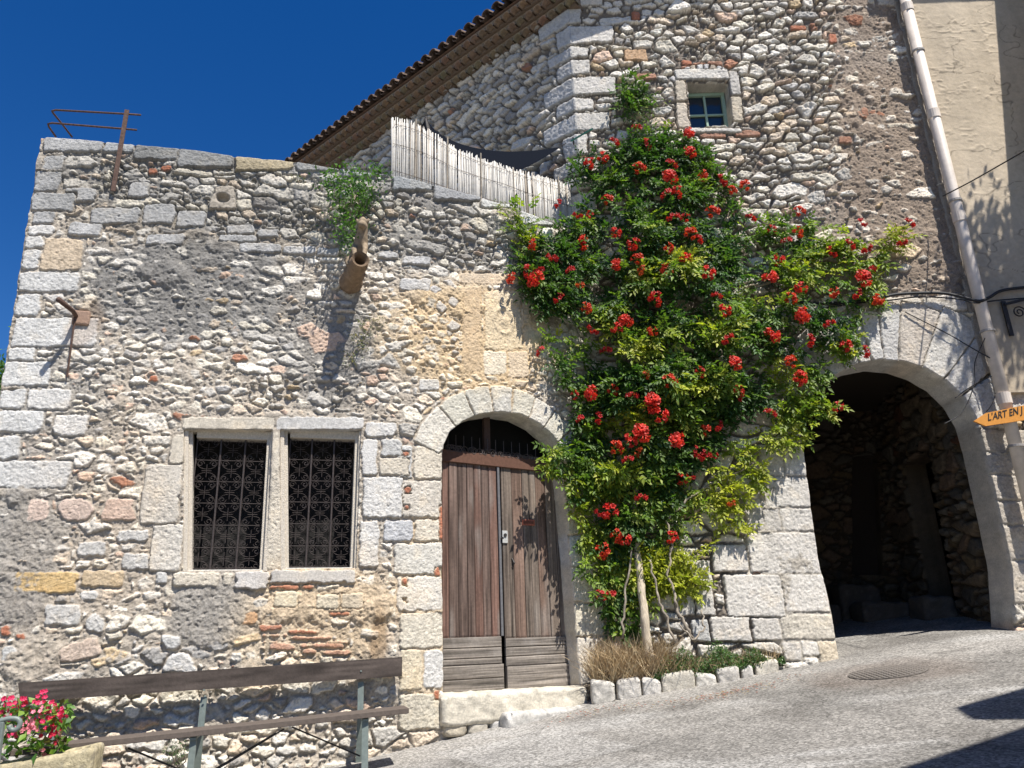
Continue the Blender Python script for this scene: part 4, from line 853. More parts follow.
# unseen wing, its leaning edge shaped to throw the shadow on the plaster
mb = MB(); 
yw = 8.25; tw = (KC[1] - yw) / .394
q1 = FB.P(990, 12) + Vector((.308, -.394, .866)) * tw; q2 = FB.P(1004, 200) + Vector((.308, -.394, .866)) * tw; q0 = q2 + (q2 - q1).normalized() * 1.0; q3 = q1 + (q1 - q2).normalized() * 2
mb.hexa([(q0.x + .3, yw, 0), (11, yw, 0), (11, 9.1, 0), (q0.x + .3, 9.1, 0), (q0.x, yw, q0.z), (11, yw, q0.z), (11, 9.1, q0.z), (q0.x + .3, 9.1, q0.z)], (.58, .5, .38))
mb.hexa([(q0.x, yw, q0.z + .003), (11, yw, q0.z + .003), (11, 9.1, q0.z + .003), (q0.x + .3, 9.1, q0.z + .003), (q3.x, yw, q3.z), (11, yw, q3.z), (11, 9.1, q3.z), (q3.x + .3, 9.1, q3.z)], (.58, .5, .38)); mb.build('shadow_wing', M_RENDER, rend)
mb = MB(); mb.fbox(FB, edge + .1, 9.6, 11.85, 12.05, -1, .70, (.3, .2, .15)); mb.build('roof', M_TILE, rend)
# downpipe
M_PIPE = mat_vcol('pale_pipe_paint', rough=.55, nscale=5, namp=.22, bump=.08, bscale=30, spec=.4)
up_ = (FB.px(907, 0, .16)[0] + FB.px(963, 240, .16)[0] + FB.px(1012, 440, .16)[0]) / 3
mb = MB(); cp = (.60, .53, .46); mb.tube([FB.pt(up_, 2.6, .17), FB.pt(up_, 6.6, .17), FB.pt(up_, 11.9, .17)], .074, 18, cp); pipe = mb.build('downpipe', M_PIPE, rend, smooth=True)
ca_ = pipe.data.color_attributes['Col']
for v in (4.2, 6.75, 8.4, 10.3): 
    mb = MB(); mb.tube([FB.pt(up_, v - .07, .17), FB.pt(up_, v + .07, .17)], .084, 18, (.58, .51, .44)); mb.build('pipe_joint', M_PIPE, pipe, smooth=False)
for v in (3.6, 5.1, 7.0, 9.5):
    mb = MB(); mb.tube([FB.pt(up_, v - .015, .17), FB.pt(up_, v + .015, .17)], .089, 18, (.30, .28, .26)); mb.fbox(FB, up_ - .02, up_ + .02, v - .015, v + .015, 0, .12, (.3, .28, .26)); mb.build('pipe_bracket', M_PIPE, pipe)

# =================================================================== neighbouring house behind the camera's right: out of view, shaped and placed to cast the road shadow
nb = thing('shadow_house', 'plain unseen house placed so its roof edge throws the shadow on the road', 'house', (6, 1, 0))
mb = MB(); fp = [(3.5, 1.9), (8.0, 4.1), (10, 0), (5.5, -2.3)]
mb.hexa([(x, y, -.2) for x, y in fp][::-1] + [(x, y, 7.0) for x, y in fp][::-1], (.55, .48, .37)); mb.build('wall', M_RENDER, nb)
mb = MB(); fp = [(5.42, 3.27), (5.5, 3.68), (8.2, 4.85), (8.2, 4.2), (5.67, 3.10)]
vs = [(x, y, 6.9) for x, y in fp] + [(x, y, 7.02) for x, y in fp]; mb.add(vs, [(0, 1, 2, 3, 4), (5, 6, 7, 8, 9)] + [(i, (i + 1) % 5, (i + 1) % 5 + 5, i + 5) for i in range(5)], (.4, .3, .2)); mb.build('shadow_slab', M_TILE, nb)  # slab added and shaped to cast the second road shadow

# =================================================================== VEGETATION
RNG = np.random.default_rng(17)
def norm(a): return a / (np.linalg.norm(a, axis=-1, keepdims=True) + 1e-9)
def leaflets(base, dirv, nrm, L, W, col, fold=.25):
    """4-vertex folded pointed leaflets"""
    side = norm(np.cross(dirv, nrm)); L = np.asarray(L)[:, None]; W = np.asarray(W)[:, None]
    droop = np.array([0, 0, -1.]) * L * .12
    v = np.stack([base, base + dirv * L * .42 + side * W * .5 + nrm * W * fold, base + dirv * L + droop, base + dirv * L * .42 - side * W * .5 + nrm * W * fold], 1)
    n = len(base); k = np.arange(n)[:, None] * 4
    t = np.concatenate([k + np.array([[0, 1, 2]]), k + np.array([[0, 2, 3]])]); c = np.repeat(col, 4, 0)
    return v.reshape(-1, 3), t, c
def sprays(org, dirv, up, L, npair, leafL, col, rng):
    """pinnate leaves: leaflets in pairs along a drooping stalk"""
    n = len(org); side = norm(np.cross(dirv, up)); up2 = norm(np.cross(side, dirv)); B = []; D = []; Nn = []; LL = []; Cc = []
    for k in range(npair * 2 + 1):
        t = .25 + .75 * (k // 2) / npair; s = 0 if k == npair * 2 else (1 if k % 2 else -1)
        b = org + dirv * (L * t)[:, None] - up2 * (L * .35 * t * t)[:, None]
        d = norm(dirv * (.55 if s else 1) + side * s * .9 - up2 * .25 + rng.normal(0, .16, (n, 3)))
        nn = norm(up2 + rng.normal(0, .28, (n, 3))); nn = norm(nn - d * (nn * d).sum(1, keepdims=True))
        B.append(b); D.append(d); Nn.append(nn); LL.append(leafL * rng.uniform(.75, 1.25, n) * (1 if s else 1.15)); Cc.append(col * rng.uniform(.82, 1.18, (n, 1)))
    LL = np.concatenate(LL)
    return leaflets(np.concatenate(B), np.concatenate(D), np.concatenate(Nn), LL, LL * .5, np.concatenate(Cc))
def wall_at(x, y, out):
    """nearest wall plane met by the picture ray, moved out towards the street"""
    best = None
    for F in ((F1,) if x < 418 else (F2, FB)):
        r = ray(x, y); o = F.o + F.n * out; t = ((o - CAM[:2]) @ F.n) / (r[:2] @ F.n)
        if t > 0 and (best is None or t < best[0]): best = (t, F)
    return CAM + ray(x, y) * best[0], best[1]
def pip(px, py, P):
    P = np.array(P, float); s = np.zeros(px.shape, bool)
    for i in range(len(P)):
        x1, y1 = P[i]; x2, y2 = P[i - 1]
        c = ((y1 > py) != (y2 > py)) & (px < (x2 - x1) * (py - y1) / (y2 - y1 + 1e-9) + x1); s ^= c
    return s
DENSE = [(632, 128), (655, 135), (676, 128), (698, 140), (712, 168), (736, 186), (748, 208), (740, 228), (752, 244), (780, 232), (806, 240), (826, 252), (850, 262), (868, 285), (862, 315), (842, 330), (830, 345), (808, 352), (800, 378), (778, 396), (770, 420), (742, 418), (722, 424), (706, 452), (690, 470), (676, 480), (668, 512), (655, 536), (640, 545), (620, 560), (604, 552), (596, 520), (572, 498), (560, 470), (556, 452), (578, 430), (574, 398), (560, 385), (548, 352), (544, 320), (528, 290), (522, 256), (532, 236), (556, 222), (578, 212), (586, 190), (582, 172), (606, 160), (618, 140)]
PATCH = [  # outlying sprigs: x, y, rx, ry, weight, yellow
    (634, 100, 14, 22, 1.0, .15), (520, 220, 12, 26, .5, .6), (529, 262, 14, 26, .9, .35), (590, 168, 22, 12, .8, .1), (775, 235, 26, 14, .8, .4),
    (812, 226, 20, 10, .5, .4), (838, 250, 24, 14, .8, .7), (893, 238, 12, 10, .9, .9), (884, 247, 10, 8, .7, .8), (868, 268, 16, 18, .9, .7), (862, 300, 18, 16, .9, .6), (836, 342, 22, 14, 1., .6), (812, 372, 16, 12, .7, .5),
    (800, 408, 30, 16, 1., .6), (822, 406, 14, 7, .7, .7), (782, 436, 18, 12, .7, .8), (742, 448, 18, 10, .5, .8), (750, 474, 18, 14, .6, .9), (728, 500, 20, 18, .7, 1.), (738, 522, 11, 10, .5, 1.), (712, 546, 9, 6, .3, .9), (722, 470, 12, 8, .25, .8),
    (562, 462, 18, 14, 1., .6), (558, 450, 14, 10, .7, .5), (580, 476, 18, 14, 1.1, .9), (592, 500, 20, 22, 1.2, .8), (600, 540, 18, 18, 1., .4), (630, 556, 24, 16, 1.1, .7), (654, 566, 26, 16, 1.2, 1.), (672, 582, 22, 14, .9, 1.), (690, 586, 12, 7, .5, 1.),
    (606, 586, 15, 14, .6, .3), (618, 602, 15, 20, .7, .1), (628, 625, 14, 14, .6, .3), (650, 590, 16, 16, .7, .8), (660, 520, 20, 22, .7, .5), (690, 560, 14, 8, .3, 1.), (610, 565, 24, 18, 1., .6), (640, 535, 26, 20, 1., .4), (592, 528, 14, 14, .7, .7), (690, 500, 22, 14, .5, .7), (700, 330, 30, 25, .3, .7), (782, 350, 24, 14, .5, .4), (726, 394, 34, 14, .6, .3), (762, 405, 24, 16, .6, .5)]
YEL = [(650, 345, 55, 26), (600, 335, 40, 25), (560, 340, 22, 30), (640, 420, 60, 22), (610, 470, 50, 30), (700, 385, 45, 18), (720, 330, 40, 20), (820, 270, 70, 30), (760, 300, 40, 20), (620, 500, 40, 25), (640, 275, 25, 15), (690, 260, 25, 12), (780, 370, 40, 20)]
# scatter picture positions, keep those inside, give each a distance off the wall from a smooth bulge
def scatter_vine(n, rng):
    px = rng.uniform(505, 910, n); py = rng.uniform(75, 640, n); ins = pip(px, py, DENSE); yl = np.zeros(n); w = ins.astype(float)
    for x, y, rx, ry, wt, ye in PATCH:
        d = np.hypot((px - x) / rx, (py - y) / ry); k = np.clip(1.25 - d, 0, 1) * wt; yl = np.maximum(yl, (k > 0) * ye * (~ins)); w = np.maximum(w, k * .9)
    for x, y, rx, ry in YEL:
        d = np.hypot((px - x) / rx, (py - y) / ry); yl = np.maximum(yl, np.clip(1.1 - d, 0, 1) * .75)
    cl = fbm(px / 21, py / 19, 3, 51); w = w * np.where(ins, np.clip(.66 + 1.9 * cl, .04, 1), 1)
    # looser towards the right arm
    w = w * np.where(ins & (px > 735), np.clip(.5 + 1.1 * fbm(px / 16, py / 16, 2, 52), .04, .9), 1)
    k = rng.random(n) < w; return px[k], py[k], yl[k], ins[k], cl[k]
px, py, yl, ins, cl = scatter_vine(36000, RNG)
edge_d = np.full(len(px), 99.)
P_ = np.array(DENSE, float)
for i in range(len(P_)):
    a = P_[i]; b_ = P_[i - 1]; e = b_ - a; w = np.stack([px, py], 1) - a; t_ = np.clip((w @ e) / (e @ e), 0, 1); edge_d = np.minimum(edge_d, np.hypot(*(w - t_[:, None] * e).T))
bul = np.where(ins, .12 + .36 * sstep(0, 70, edge_d) * np.where(px > 740, .6, 1) * np.where(px < 610, .6, 1), .10) * (.65 + .75 * np.clip(cl + .3, 0, 1))
yl = np.clip(yl + .75 * np.clip(fbm(px / 30 + 7, py / 22, 3, 53), 0, 1) * ins, 0, 1); out = .04 + bul * RNG.random(len(px)) ** .42
org = np.zeros((len(px), 3)); nr = np.zeros((len(px), 3))
for i in range(len(px)):
    p, F = wall_at(px[i], py[i], out[i]); org[i] = p; nr[i, :2] = F.n
keep = org[:, 2] > gzn(org[:, 0], org[:, 1]) + .25
org, nr, yl, ins, out, bul = org[keep], nr[keep], yl[keep], ins[keep], out[keep], bul[keep]; n = len(org)
th = RNG.uniform(0, 2 * pi, n); tang = np.stack([-nr[:, 1], nr[:, 0], np.zeros(n)], 1)
dv = norm(nr * RNG.uniform(.15, .9, (n, 1)) + tang * np.cos(th)[:, None] * .8 + np.array([0, 0, 1]) * (np.sin(th) * .6 - .15)[:, None])
upv = norm(np.array([0, 0, 1.]) * RNG.uniform(.4, 1.1, (n, 1)) + nr * .75 + RNG.normal(0, .25, (n, 3)))
yl = np.clip(yl + RNG.normal(.0, .13, n) + .28 * (out / (bul + .05) > .92) - .06, 0, 1)[:, None]
g0 = np.array([.040, .095, .022]); g1 = np.array([.13, .205, .028]); g2 = np.array([.36, .37, .045])
col = np.where(yl < .5, g0 + (g1 - g0) * yl * 2, g1 + (g2 - g1) * (yl - .5) * 2) * RNG.uniform(.75, 1.3, (n, 1))
v, t_, c = sprays(org, dv, upv, RNG.uniform(.11, .20, n), 4, .064, col, RNG)
vb = gpx(645, 690); vb = Vector((FB.P(645, 660, .28).x, FB.P(645, 660, .28).y, float(gz(FB.P(645, 660, .28).x, 8.9)) + .2))
vine = thing('trumpet_vine', 'large trumpet vine with red flower clusters climbing the wall between door and archway', 'climbing plant', vb)
link('foliage', np_mesh('foliage', v, tris=t_, cols=c.clip(.005, .6)), M_LEAF, vine)
# grey olive-like sprigs at the tip
def narrow_plant(name, pts, n, spread, L, cols, parent=None, rng=RNG, W=.3, up=.5):
    """pts: world centres; many narrow leaves around them"""
    pts = np.array(pts); k = rng.integers(0, len(pts), n); o = pts[k] + rng.normal(0, 1, (n, 3)) * spread
    d = norm(rng.normal(0, 1, (n, 3)) + np.array([0, -.3, up])); nn = norm(rng.normal(0, 1, (n, 3)) + np.array([0, -.4, .8])); nn = norm(nn - d * (nn * d).sum(1, keepdims=True))
    cc = np.array(cols)[rng.integers(0, len(cols), n)] * rng.uniform(.75, 1.25, (n, 1)); LL = rng.uniform(.7, 1.3, n) * L
    v, t, c = leaflets(o, d, nn, LL, LL * W, cc, .15)
    return link(name, np_mesh(name, v, tris=t, cols=c.clip(.005, .6)), M_LEAF, parent)
def wp(x, y, out): return wall_at(x, y, out)[0]
pts = [wp(x, y, o) for x, y, o in [(628, 82, .08), (634, 92, .12), (640, 104, .15), (630, 112, .15), (648, 118, .18), (655, 104, .1), (640, 126, .2), (622, 98, .1)]]
narrow_plant('tip_foliage', pts, 420, .07, .055, [(.10, .13, .075), (.16, .18, .12), (.07, .12, .04)], vine, W=.32)
# woody stems
M_BARK = mat_plain('pale_bark', (.46, .39, .29), .9, 0, .35, 18, .6, stretch=(3, 3, .6)); M_BARK2 = mat_plain('grey_bark', (.27, .23, .18), .9, 0, .35, 25, .6)
def stem(name, pts, r0, r1, mat=None, seed=0, parent=vine, wob=.02):
    r = random.Random(seed); P = [Vector(p) for p in pts]; Q = []
    for i in range(len(P) - 1):
        for k in range(5):
            q = P[i].lerp(P[i + 1], k / 5); Q.append(q + Vector((r.uniform(-wob, wob), r.uniform(-wob, wob), r.uniform(-wob, wob))))
    Q.append(P[-1]); m = len(Q)
    mb = MB(); mb.tube(Q, [(r0 + (r1 - r0) * i / (m - 1)) * r.uniform(.92, 1.1) for i in range(m)], 10); return mb.build(name, mat or M_BARK2, parent, smooth=True)
def wpl(*q): return [wp(*a) for a in q]
stem('trunk', wpl((651, 668, .30), (648, 652, .32), (645, 620, .32), (641, 585, .24), (637, 550, .14), (634, 520, .10)), .055, .036, M_BARK, 1, wob=.006)
stem('woody_stem', wpl((694, 640, .32), (681, 618, .34), (675, 600, .30), (668, 575, .24), (672, 545, .18), (660, 500, .18)), 0.019, 0.011, seed=2)
stem('woody_stem', wpl((676, 642, .36), (664, 612, .34), (656, 590, .3), (650, 560, .26)), 0.016, 0.010, seed=3)
stem('woody_stem', wpl((702, 610, .2), (704, 628, .3), (692, 641, .36), (680, 625, .34)), 0.012, 0.009, seed=4)
stem('woody_stem', wpl((622, 640, .3), (625, 600, .28), (629, 560, .26), (634, 520, .22)), 0.014, 0.010, seed=5)
stem('woody_stem', wpl((634, 520, .2), (640, 440, .2), (650, 360, .2), (640, 280, .15), (636, 200, .1), (634, 130, .08), (630, 84, .07)), .040, .010, seed=6, wob=.04)
stem('woody_stem', wpl((645, 400, .18), (690, 340, .14), (750, 290, .12), (820, 262, .10), (880, 250, .08), (896, 240, .08)), .026, .006, seed=7, wob=.03)
stem('woody_stem', wpl((650, 420, .18), (710, 390, .12), (770, 360, .10), (830, 345, .10)), .022, .007, seed=8, wob=.03)
stem('woody_stem', wpl((640, 360, .18), (600, 300, .2), (560, 260, .18), (524, 225, .12)), .022, .007, seed=9, wob=.03)
stem('woody_stem', wpl((668, 520, .18), (700, 490, .14), (740, 470, .1), (780, 430, .1), (826, 406, .1)), .016, .006, seed=10, wob=.03)

# flower clusters
def trumpet(base, d, L, col, rng, out_v, out_f, out_c):
    d = norm(d); a = norm(np.cross(d, [.3, .2, 1])); b = np.cross(d, a); i0 = len(out_v)
    rings = [(0, .0045), (.45, .008), (.8, .012)]
    for t, r in rings:
        for k in range(5): an = 2 * pi * k / 5; out_v.append(base + d * L * t + (a * cos(an) + b * sin(an)) * r); out_c.append(col * (.8 if t < .5 else 1))
    for j in range(2):
        for k in range(5): out_f.append((i0 + j * 5 + k, i0 + j * 5 + (k + 1) % 5, i0 + (j + 1) * 5 + (k + 1) % 5, i0 + (j + 1) * 5 + k))
    for k in range(5):       # five flared lobes
        an = 2 * pi * (k + .5) / 5; dr = a * cos(an) + b * sin(an); tt = -a * sin(an) + b * cos(an); j = len(out_v)
        out_v += [base + d * L * .98 + dr * .022 + tt * .011, base + d * L * .92 + dr * .032, base + d * L * .98 + dr * .022 - tt * .011]; out_c += [col, col * 1.1, col]
        out_f += [(i0 + 10 + k, i0 + 10 + (k + 1) % 5, j), (i0 + 10 + k, j, j + 2), (j + 2, j, j + 1)] if False else [(i0 + 10 + (k + 1) % 5, j, j + 2, i0 + 10 + k), (j, j + 1, j + 2)]
def cluster_mesh(name, nf, rng, hue, size=1.):
    V = []; Fc = []; Cc = []
    for k in range(nf):
        d = norm(np.array([rng.normal(0, .8), -abs(rng.normal(.8, .4)), rng.normal(.15, .6)])); c = np.array(hue) * rng.uniform(.75, 1.2)
        st = d * rng.uniform(.015, .05) * size; trumpet(st, norm(d + rng.normal(0, .25, 3)), rng.uniform(.04, .055), c, rng, V, Fc, Cc)
    for k in range(nf // 2):  # buds
        d = norm(rng.normal(0, 1, 3) + np.array([0, -.7, .3])); i0 = len(V); b = d * .03
        s = norm(np.cross(d, [0, .3, 1])) * .006; V += [b, b + d * .02 + s, b + d * .04, b + d * .02 - s]; Cc += [np.array([.45, .10, .03])] * 4; Fc.append((i0, i0 + 1, i0 + 2, i0 + 3))
    me = bpy.data.meshes.new(name); me.from_pydata([tuple(v * size) for v in V], [], Fc); me.materials.append(M_PETAL)
    ca = me.color_attributes.new('Col', 'FLOAT_COLOR', 'POINT'); ca.data.foreach_set('color', np.c_[np.clip(np.array(Cc), .003, .9), np.ones(len(V))].astype(np.float32).ravel())
    return me
fr = np.random.default_rng(4)
protos = [cluster_mesh('flower_cluster', nf, fr, hu, sz) for nf, hu, sz in [(14, (.56, .028, .020), 1.1), (18, (.58, .034, .018), 1.25), (10, (.48, .02, .022), .95), (12, (.56, .045, .016), 1.05), (8, (.56, .09, .025), .85), (6, (.48, .022, .025), .85)]]
FL = [(637,129,1),(615,144,1),(590,165,1),(603,158,1),(639,170,1),(687,136,2),(689,154,2),(671,165,1),(669,178,2),(667,195,1),(678,193,1),(608,201,1),(559,205,1),(578,215,0),(615,234,1),(588,243,2),(634,245,1),(667,249,1),(690,235,1),(685,260,1),(638,260,3),(667,271,1),(642,270,3),(613,264,2),(553,258,1),(534,245,1),(540,269,1),(529,272,1),(673,218,0),(685,218,0),(512,279,1),(537,282,2),(641,272,4),(587,309,1),(626,321,2),(594,329,1),(653,332,1),(607,351,1),(541,352,0),(590,394,2),(612,391,1),(632,397,1),(652,403,2),(582,419,1),(600,419,0),(642,433,2),(630,440,1),(615,449,1),(641,453,4),(646,376,4),(580,285,4),(660,416,1),(674,442,2),(694,451,1),(702,456,1),(711,457,0),(680,478,1),(689,476,0),(641,498,1),(599,514,1),(610,512,1),(616,536,1),(625,539,1),(671,538,1),(602,551,1),(601,595,0),(611,594,0),(739,392,1),(669,382,1),(706,431,1),(718,427,0),(730,503,4),(703,177,1),(721,181,0),(731,192,1),(744,187,1),(713,214,1),(752,218,0),(772,230,0),(799,213,3),(796,234,1),(787,242,0),(861,223,0),(909,224,0),(901,244,0),(866,250,1),(849,246,0),(832,252,1),(871,269,0),(863,279,2),(779,260,1),(769,280,2),(707,274,1),(717,296,1),(800,289,1),(790,300,1),(833,293,1),(857,295,1),(875,300,1),(799,317,2),(724,311,1),(829,325,1),(769,338,2),(727,339,1),(733,364,2),(789,363,1),(845,347,1),(864,353,0),(810,342,0),(800,377,1),(770,414,0),(838,407,0),(798,379,1),(648,408,1),(697,457,0),(617,329,1),(572,270,0),(656,300,1),(700,372,0),(560,300,0),(575,395,0),(742,395,0),(628,460,0),(590,215,0),(700,240,0),(645,145,1)]
SZ = {0: [5, 2], 1: [0, 2, 3], 2: [1, 1], 3: [3, 4], 4: [4, 4]}
rr = random.Random(12)
for i, (x, y, s_) in enumerate(FL):
    inside = pip(np.array([float(x)]), np.array([float(y)]), DENSE)[0]; e = 99
    for k in range(len(P_)):
        a = P_[k]; b_ = P_[k - 1]; ee_ = b_ - a; w = np.array([x, y]) - a; tt = np.clip((w @ ee_) / (ee_ @ ee_), 0, 1); e = min(e, np.hypot(*(w - tt * ee_)))
    o_ = (.22 + .30 * float(sstep(0, 70, e)) * (.6 if x > 740 or x < 610 else 1)) if inside else .15
    p, F = wall_at(x, y, o_ + .05); o = bpy.data.objects.new('flower_cluster', protos[rr.choice(SZ[s_])]); COLL.objects.link(o); o.parent = vine; o.location = Vector(p) - vine.location
    o.rotation_euler = (rr.uniform(-.4, .4), rr.uniform(-3, 3), rr.uniform(-.5, .5) + (radians(-30) if F is F2 else 0)); sc = rr.uniform(.85, 1.15); o.scale = (sc, sc, sc)

# ---- planting bed in front of the pier
bed = thing('planting_bed', 'narrow raised planting bed edged with rough pale stones at the wall foot', 'planter', tuple(FB.P(690, 670, .4)))
kerb = [((591, 704), (616, 700), (615, 682), (592, 679)), ((617, 700), (642, 699), (641, 677), (618, 680)), ((643, 699), (662, 696), (661, 679), (643, 677)), ((663, 696), (696, 694), (696, 670), (662, 674)), ((697, 694), (718, 690), (717, 674), (696, 672)), ((719, 690), (741, 686), (741, 665), (718, 669)), ((742, 685), (755, 682), (754, 664), (742, 667)), ((756, 681), (780, 674), (779, 658), (756, 663))]
for i, q in enumerate(kerb):
    h_ = .50 - .02 * i if i < 5 else .40 - .06 * (i - 5)
    o = rb('kerb_stone', FB, tuple((a, b + (4 if k < 2 else 0)) for k, (a, b) in enumerate(q)), h_, .16, [(.56, .53, .47), (.52, .49, .44), (.58, .55, .50), (.55, .51, .43)][i % 4], seed=70 + i * 3, amp=.013, parent=bed, cell=.016)
ka = FB.px(596, 704, .36); kb_ = FB.px(745, 684, .34); o = rough_block('kerb_bedding', FB, ka[0], kb_[0], ka[1] - .1, kb_[1] - .1, ka[1] + .08, kb_[1] + .04, .26, .40, (.40, .37, .31), seed=9, amp=.01, parent=bed)
mb = MB()
sl = [FB.P(594, 684, .40), FB.P(660, 679, .40), FB.P(730, 671, .34), FB.P(785, 664, .18)]
nS = 40; vs = []
for i in range(nS):
    t_ = i / (nS - 1) * 3; k = min(2, int(t_)); p = sl[k].lerp(sl[k + 1], t_ - k); F = FB
    for j in range(9):
        q = Vector((p.x, p.y + (KC[1] + .02 - p.y) * j / 8, p.z + .05 * j / 8 - .015)); q.z += .02 * float(fbm(np.array(q.x * 9), np.array(q.y * 9), 3, 5)); vs.append(q)
mb.add(vs, [(i * 9 + j, (i + 1) * 9 + j, (i + 1) * 9 + j + 1, i * 9 + j + 1) for i in range(nS - 1) for j in range(8)], (.16, .125, .09)); mb.build('soil', M_STONE, bed, smooth=True)
def soil_pt(t, s):
    k = min(2, int(t)); p = sl[k].lerp(sl[k + 1], t - k); return np.array([p.x, p.y + (KC[1] - p.y) * s, p.z + .04 * s])
# dry grass
r3 = np.random.default_rng(31); V = []; T = []; Cc = []
for i in range(3400):
    t_ = r3.uniform(0, 1.55) if r3.random() < .85 else r3.uniform(1.5, 2.9); b_ = soil_pt(t_, r3.uniform(0, .9)); ln = r3.uniform(.16, .50) * (1.2 if t_ < 1.2 else .6)
    d = norm(np.array([r3.normal(0, .45), r3.normal(-.25, .35), 1.])); sd_ = norm(np.cross(d, [r3.normal(), r3.normal(), .1])) * .0035; bend = np.array([r3.normal(0, .1), -.08, -.12]) * ln
    i0 = len(V); V += [b_ - sd_, b_ + sd_, b_ + d * ln * .6 + sd_ * .8, b_ + d * ln * .6 - sd_ * .8, b_ + d * ln + bend]; T += [(i0, i0 + 1, i0 + 2), (i0, i0 + 2, i0 + 3), (i0 + 3, i0 + 2, i0 + 4)]
    c = np.array([(.58, .45, .27), (.48, .35, .20), (.66, .54, .34), (.30, .22, .13)][r3.integers(0, 4)]) * r3.uniform(.8, 1.2); Cc += [c] * 5
tag(link('dry_grass', np_mesh('dry_grass', np.array(V), tris=np.array(T), cols=np.array(Cc)), M_STRAW), 'straw coloured dry grass in the planting bed', kind='stuff')
# green ground cover
n = 9000; tt = np.where(r3.random(n) < .8, r3.uniform(1.25, 3.0, n), r3.uniform(.9, 1.4, n)); O = np.array([soil_pt(t_, r3.uniform(-.12, .95)) for t_ in tt]); hh = .04 + .26 * np.clip(fbm(O[:, 0] * 5, O[:, 1] * 5, 3, 3) + .55, .1, 1.1) * np.clip((3.1 - tt) * .9, .3, 1); O[:, 2] += hh * r3.random(n)
d = norm(r3.normal(0, 1, (n, 3)) + np.array([0, -.3, .5])); nn = norm(r3.normal(0, .6, (n, 3)) + np.array([0, -.4, 1])); nn = norm(nn - d * (nn * d).sum(1, keepdims=True)); LL = r3.uniform(.018, .036, n)
cc = np.array([(.05, .11, .03), (.08, .15, .045), (.11, .17, .06), (.04, .09, .03)])[r3.integers(0, 4, n)] * r3.uniform(.8, 1.2, (n, 1)); v, t_, c = leaflets(O, d, nn, LL, LL * .6, cc, .1)
tag(link('ground_cover', np_mesh('ground_cover', v, tris=t_, cols=c), M_LEAF), 'low green ground cover spilling over the bed edge', kind='stuff')
# fallen petals along kerb
n = 330; ks = [gpx(x, y) for x, y in [(560, 722), (590, 712), (640, 706), (700, 700), (745, 690), (800, 675)]]; O = []
for i in range(n):
    t_ = r3.uniform(0, 5) if r3.random() < .5 else r3.normal(3.6, .6); t_ = min(max(t_, 0), 4.99); k = int(t_); p = ks[k].lerp(ks[k + 1], t_ - k); O.append((p.x + r3.normal(0, .10), p.y + .06 - abs(r3.normal(0, .14)), 0))
O = np.array(O); O[:, 2] = gzn(O[:, 0], O[:, 1]) + .022 + .012 * fbm(O[:, 0] * .9, O[:, 1] * .9, 3, 40); d = norm(np.c_[r3.normal(0, 1, (n, 2)), np.zeros(n)]); LL = r3.uniform(.015, .03, n)
cc = np.array([(.30, .08, .05), (.24, .12, .08), (.34, .25, .15), (.36, .08, .05)])[r3.integers(0, 4, n)]; v, t_, c = leaflets(O, d, np.tile([0, 0, 1.], (n, 1)), LL, LL * .7, cc, .15)
tag(link('fallen_petals', np_mesh('fallen_petals', v, tris=t_, cols=c), M_LEAF), 'dried red petals and leaves lying along the kerb', kind='stuff')

# ---- plants on the low wall
def pa(x, y, h=0.):
    F = F1 if x < 418 else F2; return np.array(F.P(x, y, h))
def small_plant(name, lab, cat, base, pts, n, spread, L, cols, W=.35, stems=True, group=None):
    t0 = thing(name, lab, cat, tuple(base), group); narrow_plant('leaves', pts, n, spread, L, cols, t0, W=W)
    if stems:
        mb = MB()
        for p in pts: mb.tube([base, (np.array(base) + p) / 2 + RNG.normal(0, .02, 3), p], .0045, 5)
        mb.build('stem', M_BARK2, t0)
    return t0
GR = [(.06, .14, .025), (.10, .20, .04), (.045, .10, .02)]
small_plant('wall_shrub', 'leafy green shrub growing out of the wall above the clay waterspout', 'shrub', pa(352, 235, 0), [pa(x, y, .10 + .12 * (i % 3)) for i, (x, y) in enumerate([(350, 172), (340, 182), (360, 180), (368, 192), (344, 200), (352, 190), (356, 208), (340, 215), (350, 222), (362, 202), (336, 192), (346, 236), (352, 246), (378, 172), (330, 182)])], 1500, .075, .05, GR, .45)
small_plant('wall_weed', 'thin dry weed on the wall below the clay waterspout', 'weed', pa(362, 345, 0), [pa(x, y, .10) for x, y in [(362, 325), (370, 330), (356, 334), (364, 342), (374, 322), (358, 350), (348, 360)]], 260, .05, .035, [(.14, .14, .06), (.09, .12, .04), (.22, .18, .10)], .3)
small_plant('wall_weed', 'yellowish weed hanging over the wall edge beside the vine', 'weed', pa(512, 232, 0), [pa(x, y, .10) for x, y in [(505, 210), (512, 218), (518, 228), (522, 238), (516, 246), (500, 206), (526, 222)]], 330, .05, .04, [(.16, .20, .05), (.09, .14, .04), (.24, .24, .08)], .35)
small_plant('wall_weed', 'small green weed at the wall foot behind the bench', 'weed', pa(178, 768, 0), [pa(x, y, .07) for x, y in [(176, 748), (170, 752), (184, 752), (178, 758)]], 180, .04, .03, [(.06, .11, .04), (.09, .14, .06)], .3)
small_plant('wall_weed', 'tiny weed on the wall top left of the green shrub', 'weed', pa(298, 185, 0), [pa(x, y, .04) for x, y in [(297, 178), (302, 180)]], 50, .03, .03, [(.10, .12, .06)], .3)

